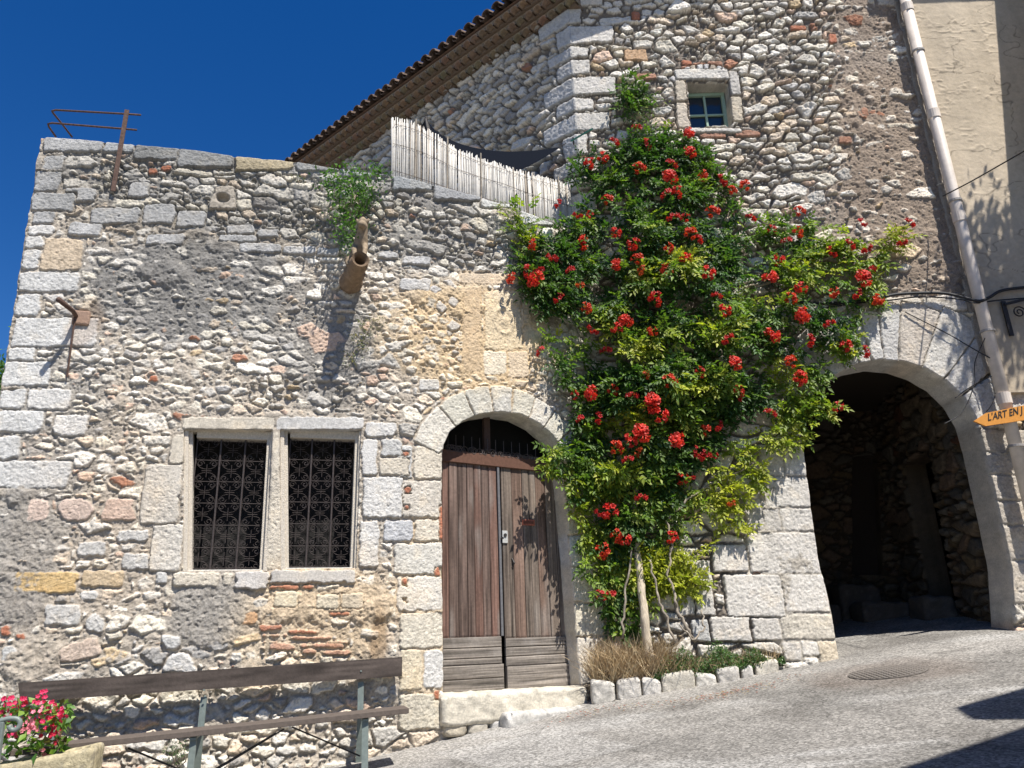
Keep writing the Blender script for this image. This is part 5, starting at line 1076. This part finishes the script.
# =================================================================== OBJECTS
# reed screen on the terrace edge
M_REED = mat_vcol('sun_bleached_reed', rough=.8, nscale=25, namp=.15, bump=.2)
reed = thing('reed_screen', 'sun bleached reed screen standing along the terrace edge', 'screen', tuple(F2.pt(1, 6.6, -.1)))
tp = [(393, 118), (408, 121), (423, 127), (440, 137), (454, 147), (480, 158), (524, 172), (560, 182), (589, 192)]
hR = -.16; tu = [F2.px(x, y, hR) for x, y in tp]; xs_ = np.array([p[0] for p in tu]); zs_ = np.array([p[1] for p in tu]); rr = random.Random(21); mb = MB(); u = xs_[0]; vbot = float(np.interp(0, topu, topv)) - .35
while u < xs_[-1]:
    w = rr.uniform(.008, .014); top = float(np.interp(u, xs_, zs_)) + rr.uniform(-.05, .025); bt = min(float(np.interp(max(u, -.4), topu, topv)) - .3, top - .3); g = rr.uniform(.72, 1.12); c = (.56 * g, .535 * g, .49 * g) if rr.random() > .14 else (.36 * g, .31 * g, .25 * g)
    ln = rr.uniform(-.012, .012); hj = hR + rr.uniform(-.012, .012)
    mb.tube([F2.pt(u, bt, hj), F2.pt(u + ln, (bt + top) / 2, hj + .004), F2.pt(u + ln * 2, top, hj)], w / 2, 5, c); u += w * .72
mb.build('reeds', M_REED, reed, smooth=True)
for f_ in (.25, .62, .9):
    mb = MB(); mb.tube([F2.pt(x, float(np.interp(x, xs_, zs_)) * f_ + (1 - f_) * (float(np.interp(max(x, -.4), topu, topv)) - .1), hR + .022) for x in np.linspace(xs_[0], xs_[-1], 24)], .003, 4, (.12, .10, .08)); mb.build('binding_wire', M_RUST, reed)
for x_ in (415, 447, 480, 556):
    p = F2.px(x_, 150, hR + .02); mb = MB(); zt = float(np.interp(p[0], xs_, zs_)); mb.tube([F2.pt(p[0], zt - .8, hR + .02), F2.pt(p[0] + .01, zt + .06, hR + .02)], .010, 6, (.2, .17, .14)); mb.build('stake', M_BARK2, reed)
# shade sail
TL = F2.P(428, 119, -.35); a1 = FC.P(560, 147, .05)
sail = thing('shade_sail', 'dark slate grey shade sail slung behind the reed screen', 'shade sail', tuple(TL))
top_c = [F2.P(428, 118, -.35), F2.P(436, 134, -.45), F2.P(466, 146, -.7)]; 
ws_ = np.linspace(0, 1, 30); TP = []; BT = []
tpx = [(426, 118), (434, 131), (450, 140), (466, 146), (485, 150), (509, 152), (535, 151), (560, 147)]; bpx = [(426, 134), (436, 150), (450, 160), (466, 172), (485, 176), (509, 176), (535, 164), (560, 148)]
V = []
for i in range(8):
    t_ = i / 7; D = 9.15 + (a1 - Vector(CAM)).dot(Vector(FW)) * 0 + t_ * 1.0
    for k in range(7):
        s_ = k / 6; x = tpx[i][0] * (1 - s_) + bpx[i][0] * s_; y = tpx[i][1] * (1 - s_) + bpx[i][1] * s_; r = ray(x, y); dep = 9.0 + t_ * (a1.y - .06 - 9.0) - s_ * .45 * sin(pi * (t_ * .9 + .05)); dep = max(dep, 8.9); V.append(CAM + r * (dep / r[1]))
me = bpy.data.meshes.new('sail_cloth'); me.from_pydata([tuple(v) for v in V], [], [(i * 7 + k, (i + 1) * 7 + k, (i + 1) * 7 + k + 1, i * 7 + k + 1) for i in range(7) for k in range(6)]); me.polygons.foreach_set('use_smooth', [True] * len(me.polygons))
M_SAIL = mat_plain('slate_cloth', (.010, .012, .017), 1.0, 0, .1, 60, .1, spec=0.); o = link('sail_cloth', me, M_SAIL, sail); sm = o.modifiers.new('thick', 'SOLIDIFY'); sm.thickness = .006; ss = o.modifiers.new('s', 'SUBSURF'); ss.levels = 1; ss.render_levels = 2
mb = MB(); tl = V[0]; mb.tube([Vector(tl) + Vector((0, 0, -.9)), Vector(tl) + Vector((0, 0, .02))], .022, 8); mb.tube([Vector(tl) + Vector((-.05, 0, -.22)), Vector(tl) + Vector((.0, -.02, -.05)), Vector(tl) + Vector((.04, 0, -.28))], [.05, .035, .05], 8); mb.build('post', M_IRON, sail)
mb = MB(); mb.tube([V[49], V[49] + (np.array(FC.P(566, 143, .02)) - V[49])], .006, 5); mb.build('cord', M_IRON, sail)
M_TEAL = mat_plain('green_rod_paint', (.05, .22, .16), .5, 0, .1)
ro_ = thing('wall_bracket', 'thin green metal bracket fixed to the corner of the tall house', 'bracket', tuple(FC.P(592, 129, .03)))
mb = MB(); A0 = FC.P(592, 129, .12); A1 = FC.P(571, 141, .12); mb.tube([A0, A1], .014, 6); mb.tube([A0, FC.P(592, 129, 0.0)], .014, 6); mb.build('arm', M_TEAL, ro_); mb = MB(); mb.tube([FC.P(573, 137, .12), FC.P(574, 147, .0)], .010, 6); mb.build('stay', M_IRON, ro_)

# iron frame on the wall top
ifr = thing('terrace_railing', 'bent rusty iron rail standing on the left end of the terrace wall', 'railing', tuple(F1.P(113, 190, .03)))
mb = MB(); P0 = F1.P(113, 191, .04); P1 = F1.P(127, 110, .04); mb.beam(P0, P1, .045, .014, up=(.3, -.9, 0)); mb.build('flat_post', M_RUST, ifr)
mb = MB(); mb.tube([F1.P(141, 115, .02), F1.P(127, 114, .02), F1.P(56, 110, .02), F1.P(52, 111, .0), F1.P(53, 113, -.03), F1.P(62, 124, -.3), F1.P(72, 137, -.5)], .011, 7); mb.build('upper_rod', M_RUST, ifr, smooth=True)
mb = MB(); mb.tube([F1.P(137, 130, .02), F1.P(126, 129, .02), F1.P(52, 123, .02), F1.P(48, 124, .0), F1.P(49, 127, -.03), F1.P(56, 137, -.12)], .011, 7); mb.build('lower_rod', M_RUST, ifr, smooth=True)
# hook with rod
hk = thing('iron_hook', 'rusty iron lamp stub with a thin rod on the left corner stones', 'wall hook', tuple(F1.P(76, 316, 0)))
mb = MB(); mb.tube([F1.P(77, 318, 0.), F1.P(73, 311, .16), F1.P(58, 299, .36)], [.022, .022, .026], 9); mb.build('stub', M_RUST, hk, smooth=True)
mb = MB(); mb.tube([F1.P(75, 316, .06), F1.P(72, 340, .05), F1.P(67, 377, .03)], .010, 6); mb.build('rod', M_RUST, hk)
mb = MB(); mb.fbox(F1, F1.px(82, 318)[0] - .08, F1.px(82, 318)[0] + .08, F1.px(82, 318)[1] - .09, F1.px(82, 318)[1] + .07, 0, .045, (.33, .22, .16)); mb.build('mortar_patch', M_STONE, hk, bevel=.02)

# clay waterspout with carved animal
M_CLAY = mat_vcol('weathered_clay', rough=.9, nscale=22, namp=.3, bump=.6, bscale=40, bdist=.02)
g = thing('waterspout', 'ribbed clay waterspout with a small carved animal crouching on it', 'gargoyle', tuple(F1.P(351, 284, 0)))
T0 = F1.P(349, 287, -.05); T1 = F1.P(360.5, 259, .62); dd = (T1 - T0); prof = [(a_, b_ * .92) for a_, b_ in [(0, .118), (.12, .125), (.16, .142), (.22, .142), (.26, .118), (.42, .110), (.46, .126), (.52, .126), (.56, .106), (.74, .098), (.78, .112), (.84, .112), (.88, .092), (.97, .092), (1.0, .098)]]
mb = MB(); col = (.22, .155, .10); mb.tube([T0 + dd * t_ for t_, r in prof], [r for t_, r in prof], 20, col, cap=False); mb.tube([T1, T1 - dd * .03, T1 - dd * .45], [.090, .060, .05], 20, (.16, .11, .07), cap=False); mb.tube([T1 - dd * .40, T1 - dd * .42], [.06, .06], 12, (.03, .02, .015))  # bore coloured darker, closed by a near-black disc for the shade inside
mb.build('clay_pipe', M_CLAY, g, smooth=True)
def skin_body(name, pts, edges, radii, mat, parent, lv=2):
    me = bpy.data.meshes.new(name); me.from_pydata([tuple(p) for p in pts], edges, []); o = link(name, me, mat, parent)
    me.skin_vertices or None
    m_ = o.modifiers.new('skin', 'SKIN'); m_.use_smooth_shade = True
    if not me.skin_vertices: 
        bpy.context.view_layer.update()
    sv = me.skin_vertices[0].data if me.skin_vertices else None
    if sv is None: return o
    for i, r in enumerate(radii): sv[i].radius = (r, r); sv[i].use_root = (i == 0)
    s_ = o.modifiers.new('sub', 'SUBSURF'); s_.levels = lv; s_.render_levels = lv
    return o
# body built as a lathed chain (haunches against the wall, chest and head leaning out above the pipe)
B = [F1.P(352, 268, .10), F1.P(356, 262, .22), F1.P(359, 252, .32), F1.P(361, 242, .38), F1.P(362, 234, .42), F1.P(362.5, 227, .45), F1.P(363, 221, .46), F1.P(363, 217, .45)]
mb = MB(); mb.tube(B, [.05, .105, .088, .078, .062, .060, .052, .012], 16, (.36, .28, .19)); hd = F1.P(362.5, 226, .47)
mb.tube([hd, hd + Vector((.005, -.07, -.02)), hd + Vector((.006, -.11, -.035)), hd + Vector((.006, -.125, -.037))], [.055, .042, .030, .008], 12, (.34, .26, .17))      # muzzle
for s_ in (-1, 1):
    e = hd + Vector((s_ * .045, .0, .045)); mb.tube([e, e + Vector((s_ * .018, .0, .03)), e + Vector((s_ * .022, -.004, .052))], [.022, .016, .004], 8, (.33, .25, .17))       # ears
    mb.tube([F1.P(360, 245, .38) + Vector((s_ * .055, 0, 0)), F1.P(359.5, 250, .47) + Vector((s_ * .06, 0, 0)), F1.P(359.5, 254, .50) + Vector((s_ * .05, 0, -.01)), F1.P(360, 254, .56) + Vector((s_ * .05, 0, -.012))], [.034, .030, .026, .020], 9, (.35, .27, .18))   # forelegs
    mb.tube([F1.P(356, 262, .22) + Vector((s_ * .07, 0, 0)), F1.P(357, 260, .32) + Vector((s_ * .095, 0, 0)), F1.P(357, 264, .38) + Vector((s_ * .09, 0, -.02))], [.055, .05, .028], 9, (.35, .27, .18))
an = mb.build('carved_animal', mat_plain('carved_clay', (.25, .19, .125), .9, 0, .35, 25, .6), g, smooth=True)
rm_ = an.modifiers.new('fuse', 'REMESH'); rm_.mode = 'VOXEL'; rm_.voxel_size = .011; rm_.use_smooth_shade = True
mb = MB()
for s_ in (-1, 1): mb.tube([hd + Vector((s_ * .022, -.058, .012)), hd + Vector((s_ * .023, -.064, .013))], [.009, .006], 8, (.05, .04, .03))
mb.build('eyes', M_CLAY, an)

# bench
bench = thing('bench', 'long weathered plank bench on grey iron legs against the wall', 'bench', tuple(F1.P(220, 768, .4)))
def bplank(name, quad, h0, th, col, seed, lab=None):
    (a, b, c, d) = [F1.px(*q, h0) for q in quad]; mb = MB(); n = 70; us = np.linspace(0, 1, n + 1); m = 7
    for face_h, sgn in ((h0, 1),):
        U = np.array([[a[0] + (b[0] - a[0]) * s_ for s_ in us] for j in range(m + 1)]); V = np.array([[(a[1] + (b[1] - a[1]) * s_) * (1 - j / m) + (d[1] + (c[1] - d[1]) * s_) * j / m for s_ in us] for j in range(m + 1)])
        gr = fbm(U * 1.6 + seed, V * 80, 3, 9); Hh = h0 + .0015 * gr; P = fpos(F1)(U, V, Hh).reshape(-1, 3); cc = (np.array(col) * (1 + .7 * gr + .45 * fbm(U * 4, V * 20, 2, 8))[..., None]).reshape(-1, 3)
        b0 = len(mb.v); mb.v += [tuple(p) for p in P]; mb.c += [tuple(c_) for c_ in cc.clip(.01, .9)]; w = n + 1
        for j in range(m):
            for i in range(n): q = b0 + j * w + i; mb.f.append((q, q + 1, q + w + 1, q + w))
    e = .0015
    mb.hexa([F1.pt(a[0], a[1], h0 - th), F1.pt(b[0], b[1], h0 - th), F1.pt(b[0], b[1], h0 - e), F1.pt(a[0], a[1], h0 - e), F1.pt(d[0], d[1], h0 - th), F1.pt(c[0], c[1], h0 - th), F1.pt(c[0], c[1], h0 - e), F1.pt(d[0], d[1], h0 - e)], tuple(col))
    return mb.build(name, M_WOOD, bench)
hB = .15
bplank('backrest', ((20, 702), (402, 676), (401, 657), (18, 683)), hB, .032, (.070, .056, .048), 1)
# seat: three boards lying side by side, their front edge seen
fl = F1.px(60, 745, .72); frt = F1.px(409, 708, .72); 
for k in range(2):
    h1 = .72 - k * .17; mb = MB(); z0, z1 = fl[1], frt[1]; a_, b_ = fl[0] - .35, frt[0]; zL = z0 - (z1 - z0) * .35 / (frt[0] - fl[0])
    mb.hexa([F1.pt(a_, zL - .045, h1 - .155), F1.pt(b_, z1 - .045, h1 - .155), F1.pt(b_, z1 - .045, h1), F1.pt(a_, zL - .045, h1), F1.pt(a_, zL, h1 - .155), F1.pt(b_, z1, h1 - .155), F1.pt(b_, z1, h1), F1.pt(a_, zL, h1)], (.115, .093, .078)); mb.build('seat_board', M_WOOD, bench, bevel=.004)
for xx, yt, yb in ((204, 697, 790), (361, 682, 784), (60, 700, 800)):
    uu = F1.px(xx, yt, hB - .05)[0]; vt = F1.px(xx, yt, hB - .05)[1]; gpt = F1.pt(uu, 0, .3); zg = float(gz(gpt[0], gpt[1])) - .02
    sh_ = fl[1] + (frt[1] - fl[1]) * (uu - fl[0]) / (frt[0] - fl[0]) - .05
    lg = MB(); lg.beam(F1.pt(uu, vt, hB - .055), F1.pt(uu, sh_ - .05, hB - .01), .055, .014, up=(0, -1, 0)); lg.beam(F1.pt(uu, sh_ - .04, hB - .01), F1.pt(uu, zg, hB - .06), .055, .014, up=(0, -1, 0)); lg.build('rear_leg', M_GREYP, bench)
    lg = MB(); lg.beam(F1.pt(uu, sh_, .66), F1.pt(uu, zg - .05, .74), .055, .014, up=(0, -1, 0)); lg.build('front_leg', M_GREYP, bench)
    lg = MB(); lg.fbox(F1, uu - .022, uu + .022, sh_ - .022, sh_ - .004, hB - .02, .70); lg.build('seat_bearer', M_GREYP, bench)
def br(xa, ya, xb, yb, h=.5):
    mb = MB(); mb.beam(F1.P(xa, ya, h), F1.P(xb, yb, h), .022, .012); mb.build('brace', M_IRON, bench)
br(128, 748, 190, 774); br(206, 776, 284, 729); br(292, 727, 360, 756); br(276, 733, 210, 772, .46)
for xx, yy in ((204, 690), (205, 696), (361, 671)):
    mb = MB(); p = F1.P(xx, yy, hB); n_ = Vector((*F1.n, 0)); mb.tube([p, p + n_ * .008], .009, 8); mb.build('bolt', M_GREYP, bench)

# trough with flowers, scroll armrest at the lower left corner
tr = thing('stone_trough', 'lichen covered stone flower trough in the lower left corner', 'planter', tuple(F1.P(40, 768, 1.0)))
q = F1.px(95, 747, 1.15); q2 = F1.px(8, 768, 1.15)
tr_u1 = q[0]; tr_z = q[1]; 
M_LICH = mat_vcol('lichen_stone', nscale=30, namp=.45, bump=.7, bscale=50, bdist=.02)
zg = .15
for nm, (ua, ub, ha, hb_) in {'front_side': (tr_u1 - 1.25, tr_u1, 1.07, 1.15), 'back_side': (tr_u1 - 1.25, tr_u1, .78, .86), 'right_side': (tr_u1 - .085, tr_u1 - .002, .863, 1.067)}.items():
    rough_block(nm, F1, ua, ub, zg, zg, tr_z - (.17 if 'right' not in nm else 0), tr_z, ha, hb_, (.42, .36, .23), mat=M_LICH, seed=90 + len(nm), amp=.010, cell=.02, parent=tr)
mb = MB(); mb.hexa([F1.pt(tr_u1 - 1.2, zg, .86), F1.pt(tr_u1 - .08, zg, .86), F1.pt(tr_u1 - .08, zg, 1.07), F1.pt(tr_u1 - 1.2, zg, 1.07), F1.pt(tr_u1 - 1.2, tr_z - .21, .86), F1.pt(tr_u1 - .08, tr_z - .06, .86), F1.pt(tr_u1 - .08, tr_z - .06, 1.07), F1.pt(tr_u1 - 1.2, tr_z - .21, 1.07)], (.08, .06, .045)); mb.build('soil', M_STONE, tr)
fp = thing('flower_plant', 'red and pink flowering plant filling the stone trough', 'flowers', F1.pt(tr_u1 - .5, tr_z - .04, .97))
r4 = np.random.default_rng(77); n = 520
O = np.array([F1.pt(tr_u1 - r4.uniform(.22, 1.0), tr_z - .04 + r4.uniform(.0, .36), r4.uniform(.82, 1.12)) for i in range(n)]); O[:, 2] -= .12 * np.clip((O @ np.array([F1.d[0], F1.d[1], 0]) - (np.array(F1.pt(tr_u1 - .45, 0, 0)) @ np.array([F1.d[0], F1.d[1], 0]))) * .9, 0, 1)
d = norm(r4.normal(0, 1, (n, 3)) + np.array([0, -.4, .4])); nn = norm(r4.normal(0, .5, (n, 3)) + np.array([0, -.3, 1])); nn = norm(nn - d * (nn * d).sum(1, keepdims=True)); LL = r4.uniform(.05, .10, n)
v, t_, c = leaflets(O, d, nn, LL, LL * .55, np.array([(.06, .14, .03), (.12, .24, .05), (.09, .08, .03), (.20, .32, .06)])[r4.integers(0, 4, n)], .12); link('leaves', np_mesh('leaves', v, tris=t_, cols=c), M_LEAF, fp)
def blossom(cols, k=5, R=.02):
    V = []; Fc = []; Cc = []
    for i in range(k):
        a = 2 * pi * i / k; dr = np.array([cos(a), 0, sin(a)]); tt = np.array([-sin(a), 0, cos(a)]); j = len(V); V += [np.array([0, 0, 0.]), dr * R * .7 + tt * R * .5 + np.array([0, -.006, 0]), dr * R * 1.15 + np.array([0, -.004, 0]), dr * R * .7 - tt * R * .5 + np.array([0, -.006, 0])]; Fc.append((j, j + 1, j + 2, j + 3)); Cc += [cols] * 4
    return V, Fc, Cc
bpro = []
for hu in ((.72, .04, .14), (.62, .025, .07), (.80, .26, .34)):
    V = []; Fc = []; Cc = []
    for k in range(4):
        of = r4.normal(0, .018, 3); b0 = len(V); v_, f_, c_ = blossom(hu, 5, .016); V += [p + of for p in v_]; Fc += [tuple(i + b0 for i in f) for f in f_]; Cc += c_
    me = bpy.data.meshes.new('blossom'); me.from_pydata([tuple(p) for p in V], [], Fc); me.materials.append(M_PETAL); ca = me.color_attributes.new('Col', 'FLOAT_COLOR', 'POINT'); ca.data.foreach_set('color', np.c_[np.array(Cc), np.ones(len(V))].astype(np.float32).ravel()); bpro.append(me)
for i, (x, y, k) in enumerate([(43, 692, 0), (23, 699, 0), (10, 704, 0), (3, 712, 0), (37, 702, 0), (44, 702, 0), (52, 703, 0), (38, 710, 2), (47, 712, 0), (59, 714, 0), (28, 719, 2), (33, 724, 2), (42, 721, 0), (50, 724, 1), (55, 722, 1), (46, 737, 1), (55, 738, 1), (60, 734, 2), (25, 727, 2), (14, 734, 0), (35, 713, 0), (5, 699, 0), (12, 698, 0), (18, 706, 0), (30, 706, 1), (55, 729, 1), (22, 728, 2), (28, 730, 2), (43, 752, 2), (2, 722, 1), (9, 719, 0), (61, 712, 0), (62, 717, 0), (47, 728, 0)]):
    o = bpy.data.objects.new('blossom', bpro[k]); COLL.objects.link(o); o.parent = fp; o.location = F1.P(x, y, 1.02 + .1 * ((i * 7) % 5) / 5) - fp.location; o.rotation_euler = (rr.uniform(-.6, .3), rr.uniform(0, 6), rr.uniform(-.6, .6))
ar = thing('scroll_rail', 'grey painted iron rail with a scrolled end in the lower left corner', 'handrail', tuple(F1.P(2, 768, 1.5)))
mb = MB(); c0 = F1.P(14, 725, 1.5); eu = Vector((F1.d[0], F1.d[1], 0)); pts = [F1.P(-60, 742, 1.5), F1.P(-20, 729, 1.5), F1.P(-4, 722, 1.5), F1.P(8, 718.5, 1.5)]
for k in range(12):
    a = pi / 2 - k / 11 * 1.5 * pi * 1.0; R_ = .042 * (1 - .35 * k / 11); pts.append(c0 + eu * (R_ * cos(a)) + Vector((0, 0, R_ * sin(a))) + Vector((0, 0, 0)))
mb.tube(pts, .017, 10); mb.build('handrail', M_GREYP, ar, smooth=True)
mb = MB(); mb.beam(F1.P(1, 722, 1.5), F1.pt(F1.px(-6, 800, 1.5)[0], .05, 1.5), .05, .03, up=(0, -1, 0)); mb.build('rail_post', M_GREYP, ar, bevel=.004)

# arrow sign
sg = thing('arrow_sign', 'orange arrow shaped wooden sign lettered L\'ART EN J beside the archway', 'sign', tuple(FB.P(1000, 415, .26)))
SH = .27; sq = [(974, 421), (986, 413), (1050, 400), (1050, 416), (986, 426)]
pf = [FB.P(x, y, SH) for x, y in sq]; pbk = [p - Vector((FB.n[0], FB.n[1], 0)) * .025 for p in pf]; mb = MB(); mb.add(pf + pbk, [(0, 1, 2, 3, 4), (9, 8, 7, 6, 5)] + [(i, i + 5, (i + 1) % 5 + 5, (i + 1) % 5) for i in range(5)], (.62, .27, .055))
M_SIGN = mat_vcol('orange_board_paint', rough=.7, nscale=20, namp=.12, bump=.2); bo = mb.build('board', M_SIGN, sg)
cu = bpy.data.curves.new('lettering', 'FONT'); cu.body = "L'ART EN J"; cu.extrude = .003; cu.offset = .014
to = bpy.data.objects.new('tmp', cu); COLL.objects.link(to); bpy.context.view_layer.update(); me = bpy.data.meshes.new_from_object(to.evaluated_get(bpy.context.evaluated_depsgraph_get())); bpy.data.objects.remove(to)
xs = [v.co.x for v in me.vertices]; ys = [v.co.y for v in me.vertices]; x0, x1, y0, y1 = min(xs), max(xs), min(ys), max(ys)
TLc, TRc, BLc = FB.P(988, 413.5, SH), FB.P(1022, 406, SH), FB.P(988, 423.2, SH); ex = TRc - TLc; ey = TLc - BLc
for v in me.vertices: v.co = BLc + ex * ((v.co.x - x0) / (x1 - x0)) + ey * ((v.co.y - y0) / (y1 - y0)) + Vector((FB.n[0], FB.n[1], 0)) * (.003 + v.co.z * .5)
me.materials.clear(); link('lettering', me, mat_plain('black_lettering', (.02, .017, .015), .7, 0, .1), bo)
mb = MB(); mb.beam(FB.P(1010, 413, .05), FB.P(1010, 413, SH - .028), .03, .02); mb.build('fixing', M_IRON, sg)

# wrought iron bracket
ib = thing('scroll_bracket', 'black wrought iron sign bracket with scrolls on the beige wall', 'bracket', tuple(FB.P(1006, 320, .1)))
mb = MB(); bu, bv_ = FB.px(1003, 303, .1); bu2, bv2 = FB.px(1011, 336, .1); mb.beam(FB.pt((bu + bu2) / 2, bv_ + .02, .11), FB.pt((bu + bu2) / 2, bv2, .11), .055, .02, up=(0, -1, 0)); mb.build('wall_plate', M_IRON, ib)
um_ = (bu + bu2) / 2
mb = MB(); mb.beam(FB.pt(um_, bv_ - .03, .12), FB.pt(um_ + .9, bv_ + .12, .30), .03, .03); mb.build('arm', M_IRON, ib)
for cxu, czv, R0, s_ in ((um_ + .14, bv_ - .16, .085, 1), (um_ + .34, bv_ - .10, .06, -1), (um_ + .5, bv_ - .06, .07, 1)):
    pts = []
    for k in range(26):
        a = k / 25 * 3.4 * pi; R_ = R0 * (1 - k / 25 * .8); pts.append(FB.pt(cxu + s_ * R_ * cos(a), czv + R_ * sin(a), .13 + (cxu - um_) * .2))
    mb = MB(); mb.tube(pts, .0085, 6); mb.build('scroll', M_IRON, ib, smooth=True)
# cables
M_CAB = mat_plain('black_cable', (.02, .02, .022), .6, 0, .1)
def cable(lab, pts, r, name='cable'):
    P = [Vector(FB.P(x, y, h)) for x, y, h in pts]; Q = []
    for i in range(len(P) - 1):
        p0 = P[max(i - 1, 0)]; p1 = P[i]; p2 = P[i + 1]; p3 = P[min(i + 2, len(P) - 1)]
        for k in range(8):
            t_ = k / 8; Q.append(.5 * ((2 * p1) + (p2 - p0) * t_ + (2 * p0 - 5 * p1 + 4 * p2 - p3) * t_ ** 2 + (3 * p1 - p0 - 3 * p2 + p3) * t_ ** 3))
    Q.append(P[-1]); mb = MB(); mb.tube(Q, r, 6); o = mb.build(name, M_CAB, smooth=True, cols=False); return tag(o, lab, 'cable')
cable('thick black cable running level above the archway and across the downpipe', [(790, 302, .05), (840, 303, .07), (878, 298, .09), (900, 294, .09), (940, 293, .09), (962, 297, .14), (979, 301, .25), (990, 297, .2), (1004, 290, .13), (1040, 286, .13)], .020)
cable('thin black cable sagging just below the thick one above the archway', [(810, 310, .04), (860, 303, .07), (884, 301, .07), (920, 297, .07), (958, 299, .09), (975, 303, .24), (1000, 300, .12), (1040, 297, .12)], .009)
cable('taut overhead wire tied to the downpipe high on the beige wall', [(943, 196, .24), (970, 182, .7), (1000, 165, 1.3), (1040, 142, 2.0)], .009)
cable('loose thin wire drooping from above the arch to the downpipe', [(905, 312, .04), (925, 322, .05), (950, 335, .06), (972, 348, .06), (990, 358, .2)], .007)
cable('thin wire hanging down the right voussoirs of the archway', [(985, 338, .2), (975, 362, .05), (974, 385, .05), (962, 412, .04), (944, 424, .04)], .006)
cable('thin wire curling down beside the downpipe to the arrow sign', [(1000, 372, .16), (996, 392, .14), (992, 404, .14), (986, 412, .1)], .006)
cable('thin wire slanting up across the right springing of the arch', [(955, 398, .03), (972, 386, .04), (992, 376, .2)], .006)
# iron ring
mb = MB(); cR = FB.P(757, 576, .06); mb.tube([cR + Vector((.045 * cos(a), 0, .045 * sin(a))) for a in [k * 2 * pi / 20 for k in range(21)]], .010, 7, cap=False); mb.tube([cR + Vector((0, .04, .05)), cR + Vector((0, -.01, .045))], .012, 7); tag(mb.build('iron_ring', M_RUST, smooth=True), 'small rusty iron tethering ring in the dressed stone pier', 'ring')
# drain cover in the road
dc = gpx(888, 673); dcp = thing('drain_cover', 'rusty round drain cover set in the asphalt near the archway', 'drain cover', tuple(dc))
mb = MB(); vs = []; R_ = .38
def on_g(x, y, dz): return (x, y, float(gz(x, y)) + dz + .012 * float(fbm(np.array(x * .9), np.array(y * .9), 3, 40)))
ring = [on_g(dc.x + R_ * cos(a), dc.y + R_ * .8 * sin(a), .004) for a in [k * 2 * pi / 40 for k in range(40)]]; ring2 = [(x, y, z + .006) for x, y, z in ring]; ring3 = [(dc.x + (x - dc.x) * .92, dc.y + (y - dc.y) * .92, z) for x, y, z in ring2]
mb.add(ring + ring2 + ring3, [(k, (k + 1) % 40, (k + 1) % 40 + 40, k + 40) for k in range(40)] + [(k + 40, (k + 1) % 40 + 40, (k + 1) % 40 + 80, k + 80) for k in range(40)] + [tuple(range(80, 120))], (.168, .150, .132)); mb.build('plate', M_STONE, dcp)
mb = MB()
for i in range(-7, 8):
    for j in range(-6, 7):
        x = dc.x + i * .05; y = dc.y + j * .05
        if ((x - dc.x) / .36) ** 2 + ((y - dc.y) / .29) ** 2 < 1: p = on_g(x, y, .009); mb.hexa([(p[0] - .016, p[1] - .016, p[2]), (p[0] + .016, p[1] - .016, p[2]), (p[0] + .016, p[1] + .016, p[2]), (p[0] - .016, p[1] + .016, p[2])] + [(p[0] - .012, p[1] - .012, p[2] + .006), (p[0] + .012, p[1] - .012, p[2] + .006), (p[0] + .012, p[1] + .012, p[2] + .006), (p[0] - .012, p[1] + .012, p[2] + .006)], (.178, .158, .138))
mb.build('tread_studs', M_STONE, dcp)
# trees
def tree(lab, base, H, crown_c, rad, n, seed, cols, L=.07):
    r = np.random.default_rng(seed); t0 = thing('tree', lab, 'tree', base); mb = MB(); b0 = Vector(base); cc = Vector(crown_c)
    mb.tube([b0, b0.lerp(cc, .5) + Vector((.1, .05, 0)), cc - Vector((0, 0, rad[2] * .4))], [.16, .11, .07], 9); 
    for k in range(9):
        d = Vector(r.normal(0, 1, 3)); d.z = abs(d.z) * .6; d.normalize(); mb.tube([cc - Vector((0, 0, rad[2] * .45)), cc + Vector((d.x * rad[0] * .45, d.y * rad[1] * .45, d.z * rad[2] * .3)), cc + Vector((d.x * rad[0] * .85, d.y * rad[1] * .85, d.z * rad[2] * .8))], [.05, .03, .012], 6)
    mb.build('trunk', M_BARK2, t0); cl = norm(r.normal(0, 1, (42, 3))) * r.uniform(.35, 1, (42, 1)) * np.array(rad); k = r.integers(0, 42, n); O = np.array(crown_c) + cl[k] + r.normal(0, .16, (n, 3)) * np.array(rad) / max(rad) * 1.6
    d = norm(r.normal(0, 1, (n, 3))); nn = norm(r.normal(0, .6, (n, 3)) + np.array([0, 0, 1])); nn = norm(nn - d * (nn * d).sum(1, keepdims=True)); LL = r.uniform(.7, 1.3, n) * L; v, t_, c = leaflets(O, d, nn, LL, LL * .6, np.array(cols)[r.integers(0, len(cols), n)], .1); link('crown', np_mesh('crown', v, tris=t_, cols=c), M_LEAF, t0)
tree('green tree behind the left end of the terrace wall', (-12.6, 15.6, -.3), 8, (-12.2, 15.6, 6.9), (1.6, 1.4, 1.4), 9000, 5, [(.05, .11, .025), (.08, .16, .04), (.12, .2, .05)], .12)
tree('leafy tree beside the beige house dappling the arch with shade', (9.4, 6.6, 1.2), 7, tuple(FB.P(1008, 300) + Vector((.308, -.394, .866)) * 4.6), (.70, .5, 1.10), 2000, 6, [(.05, .11, .025), (.08, .16, .04)], .10)
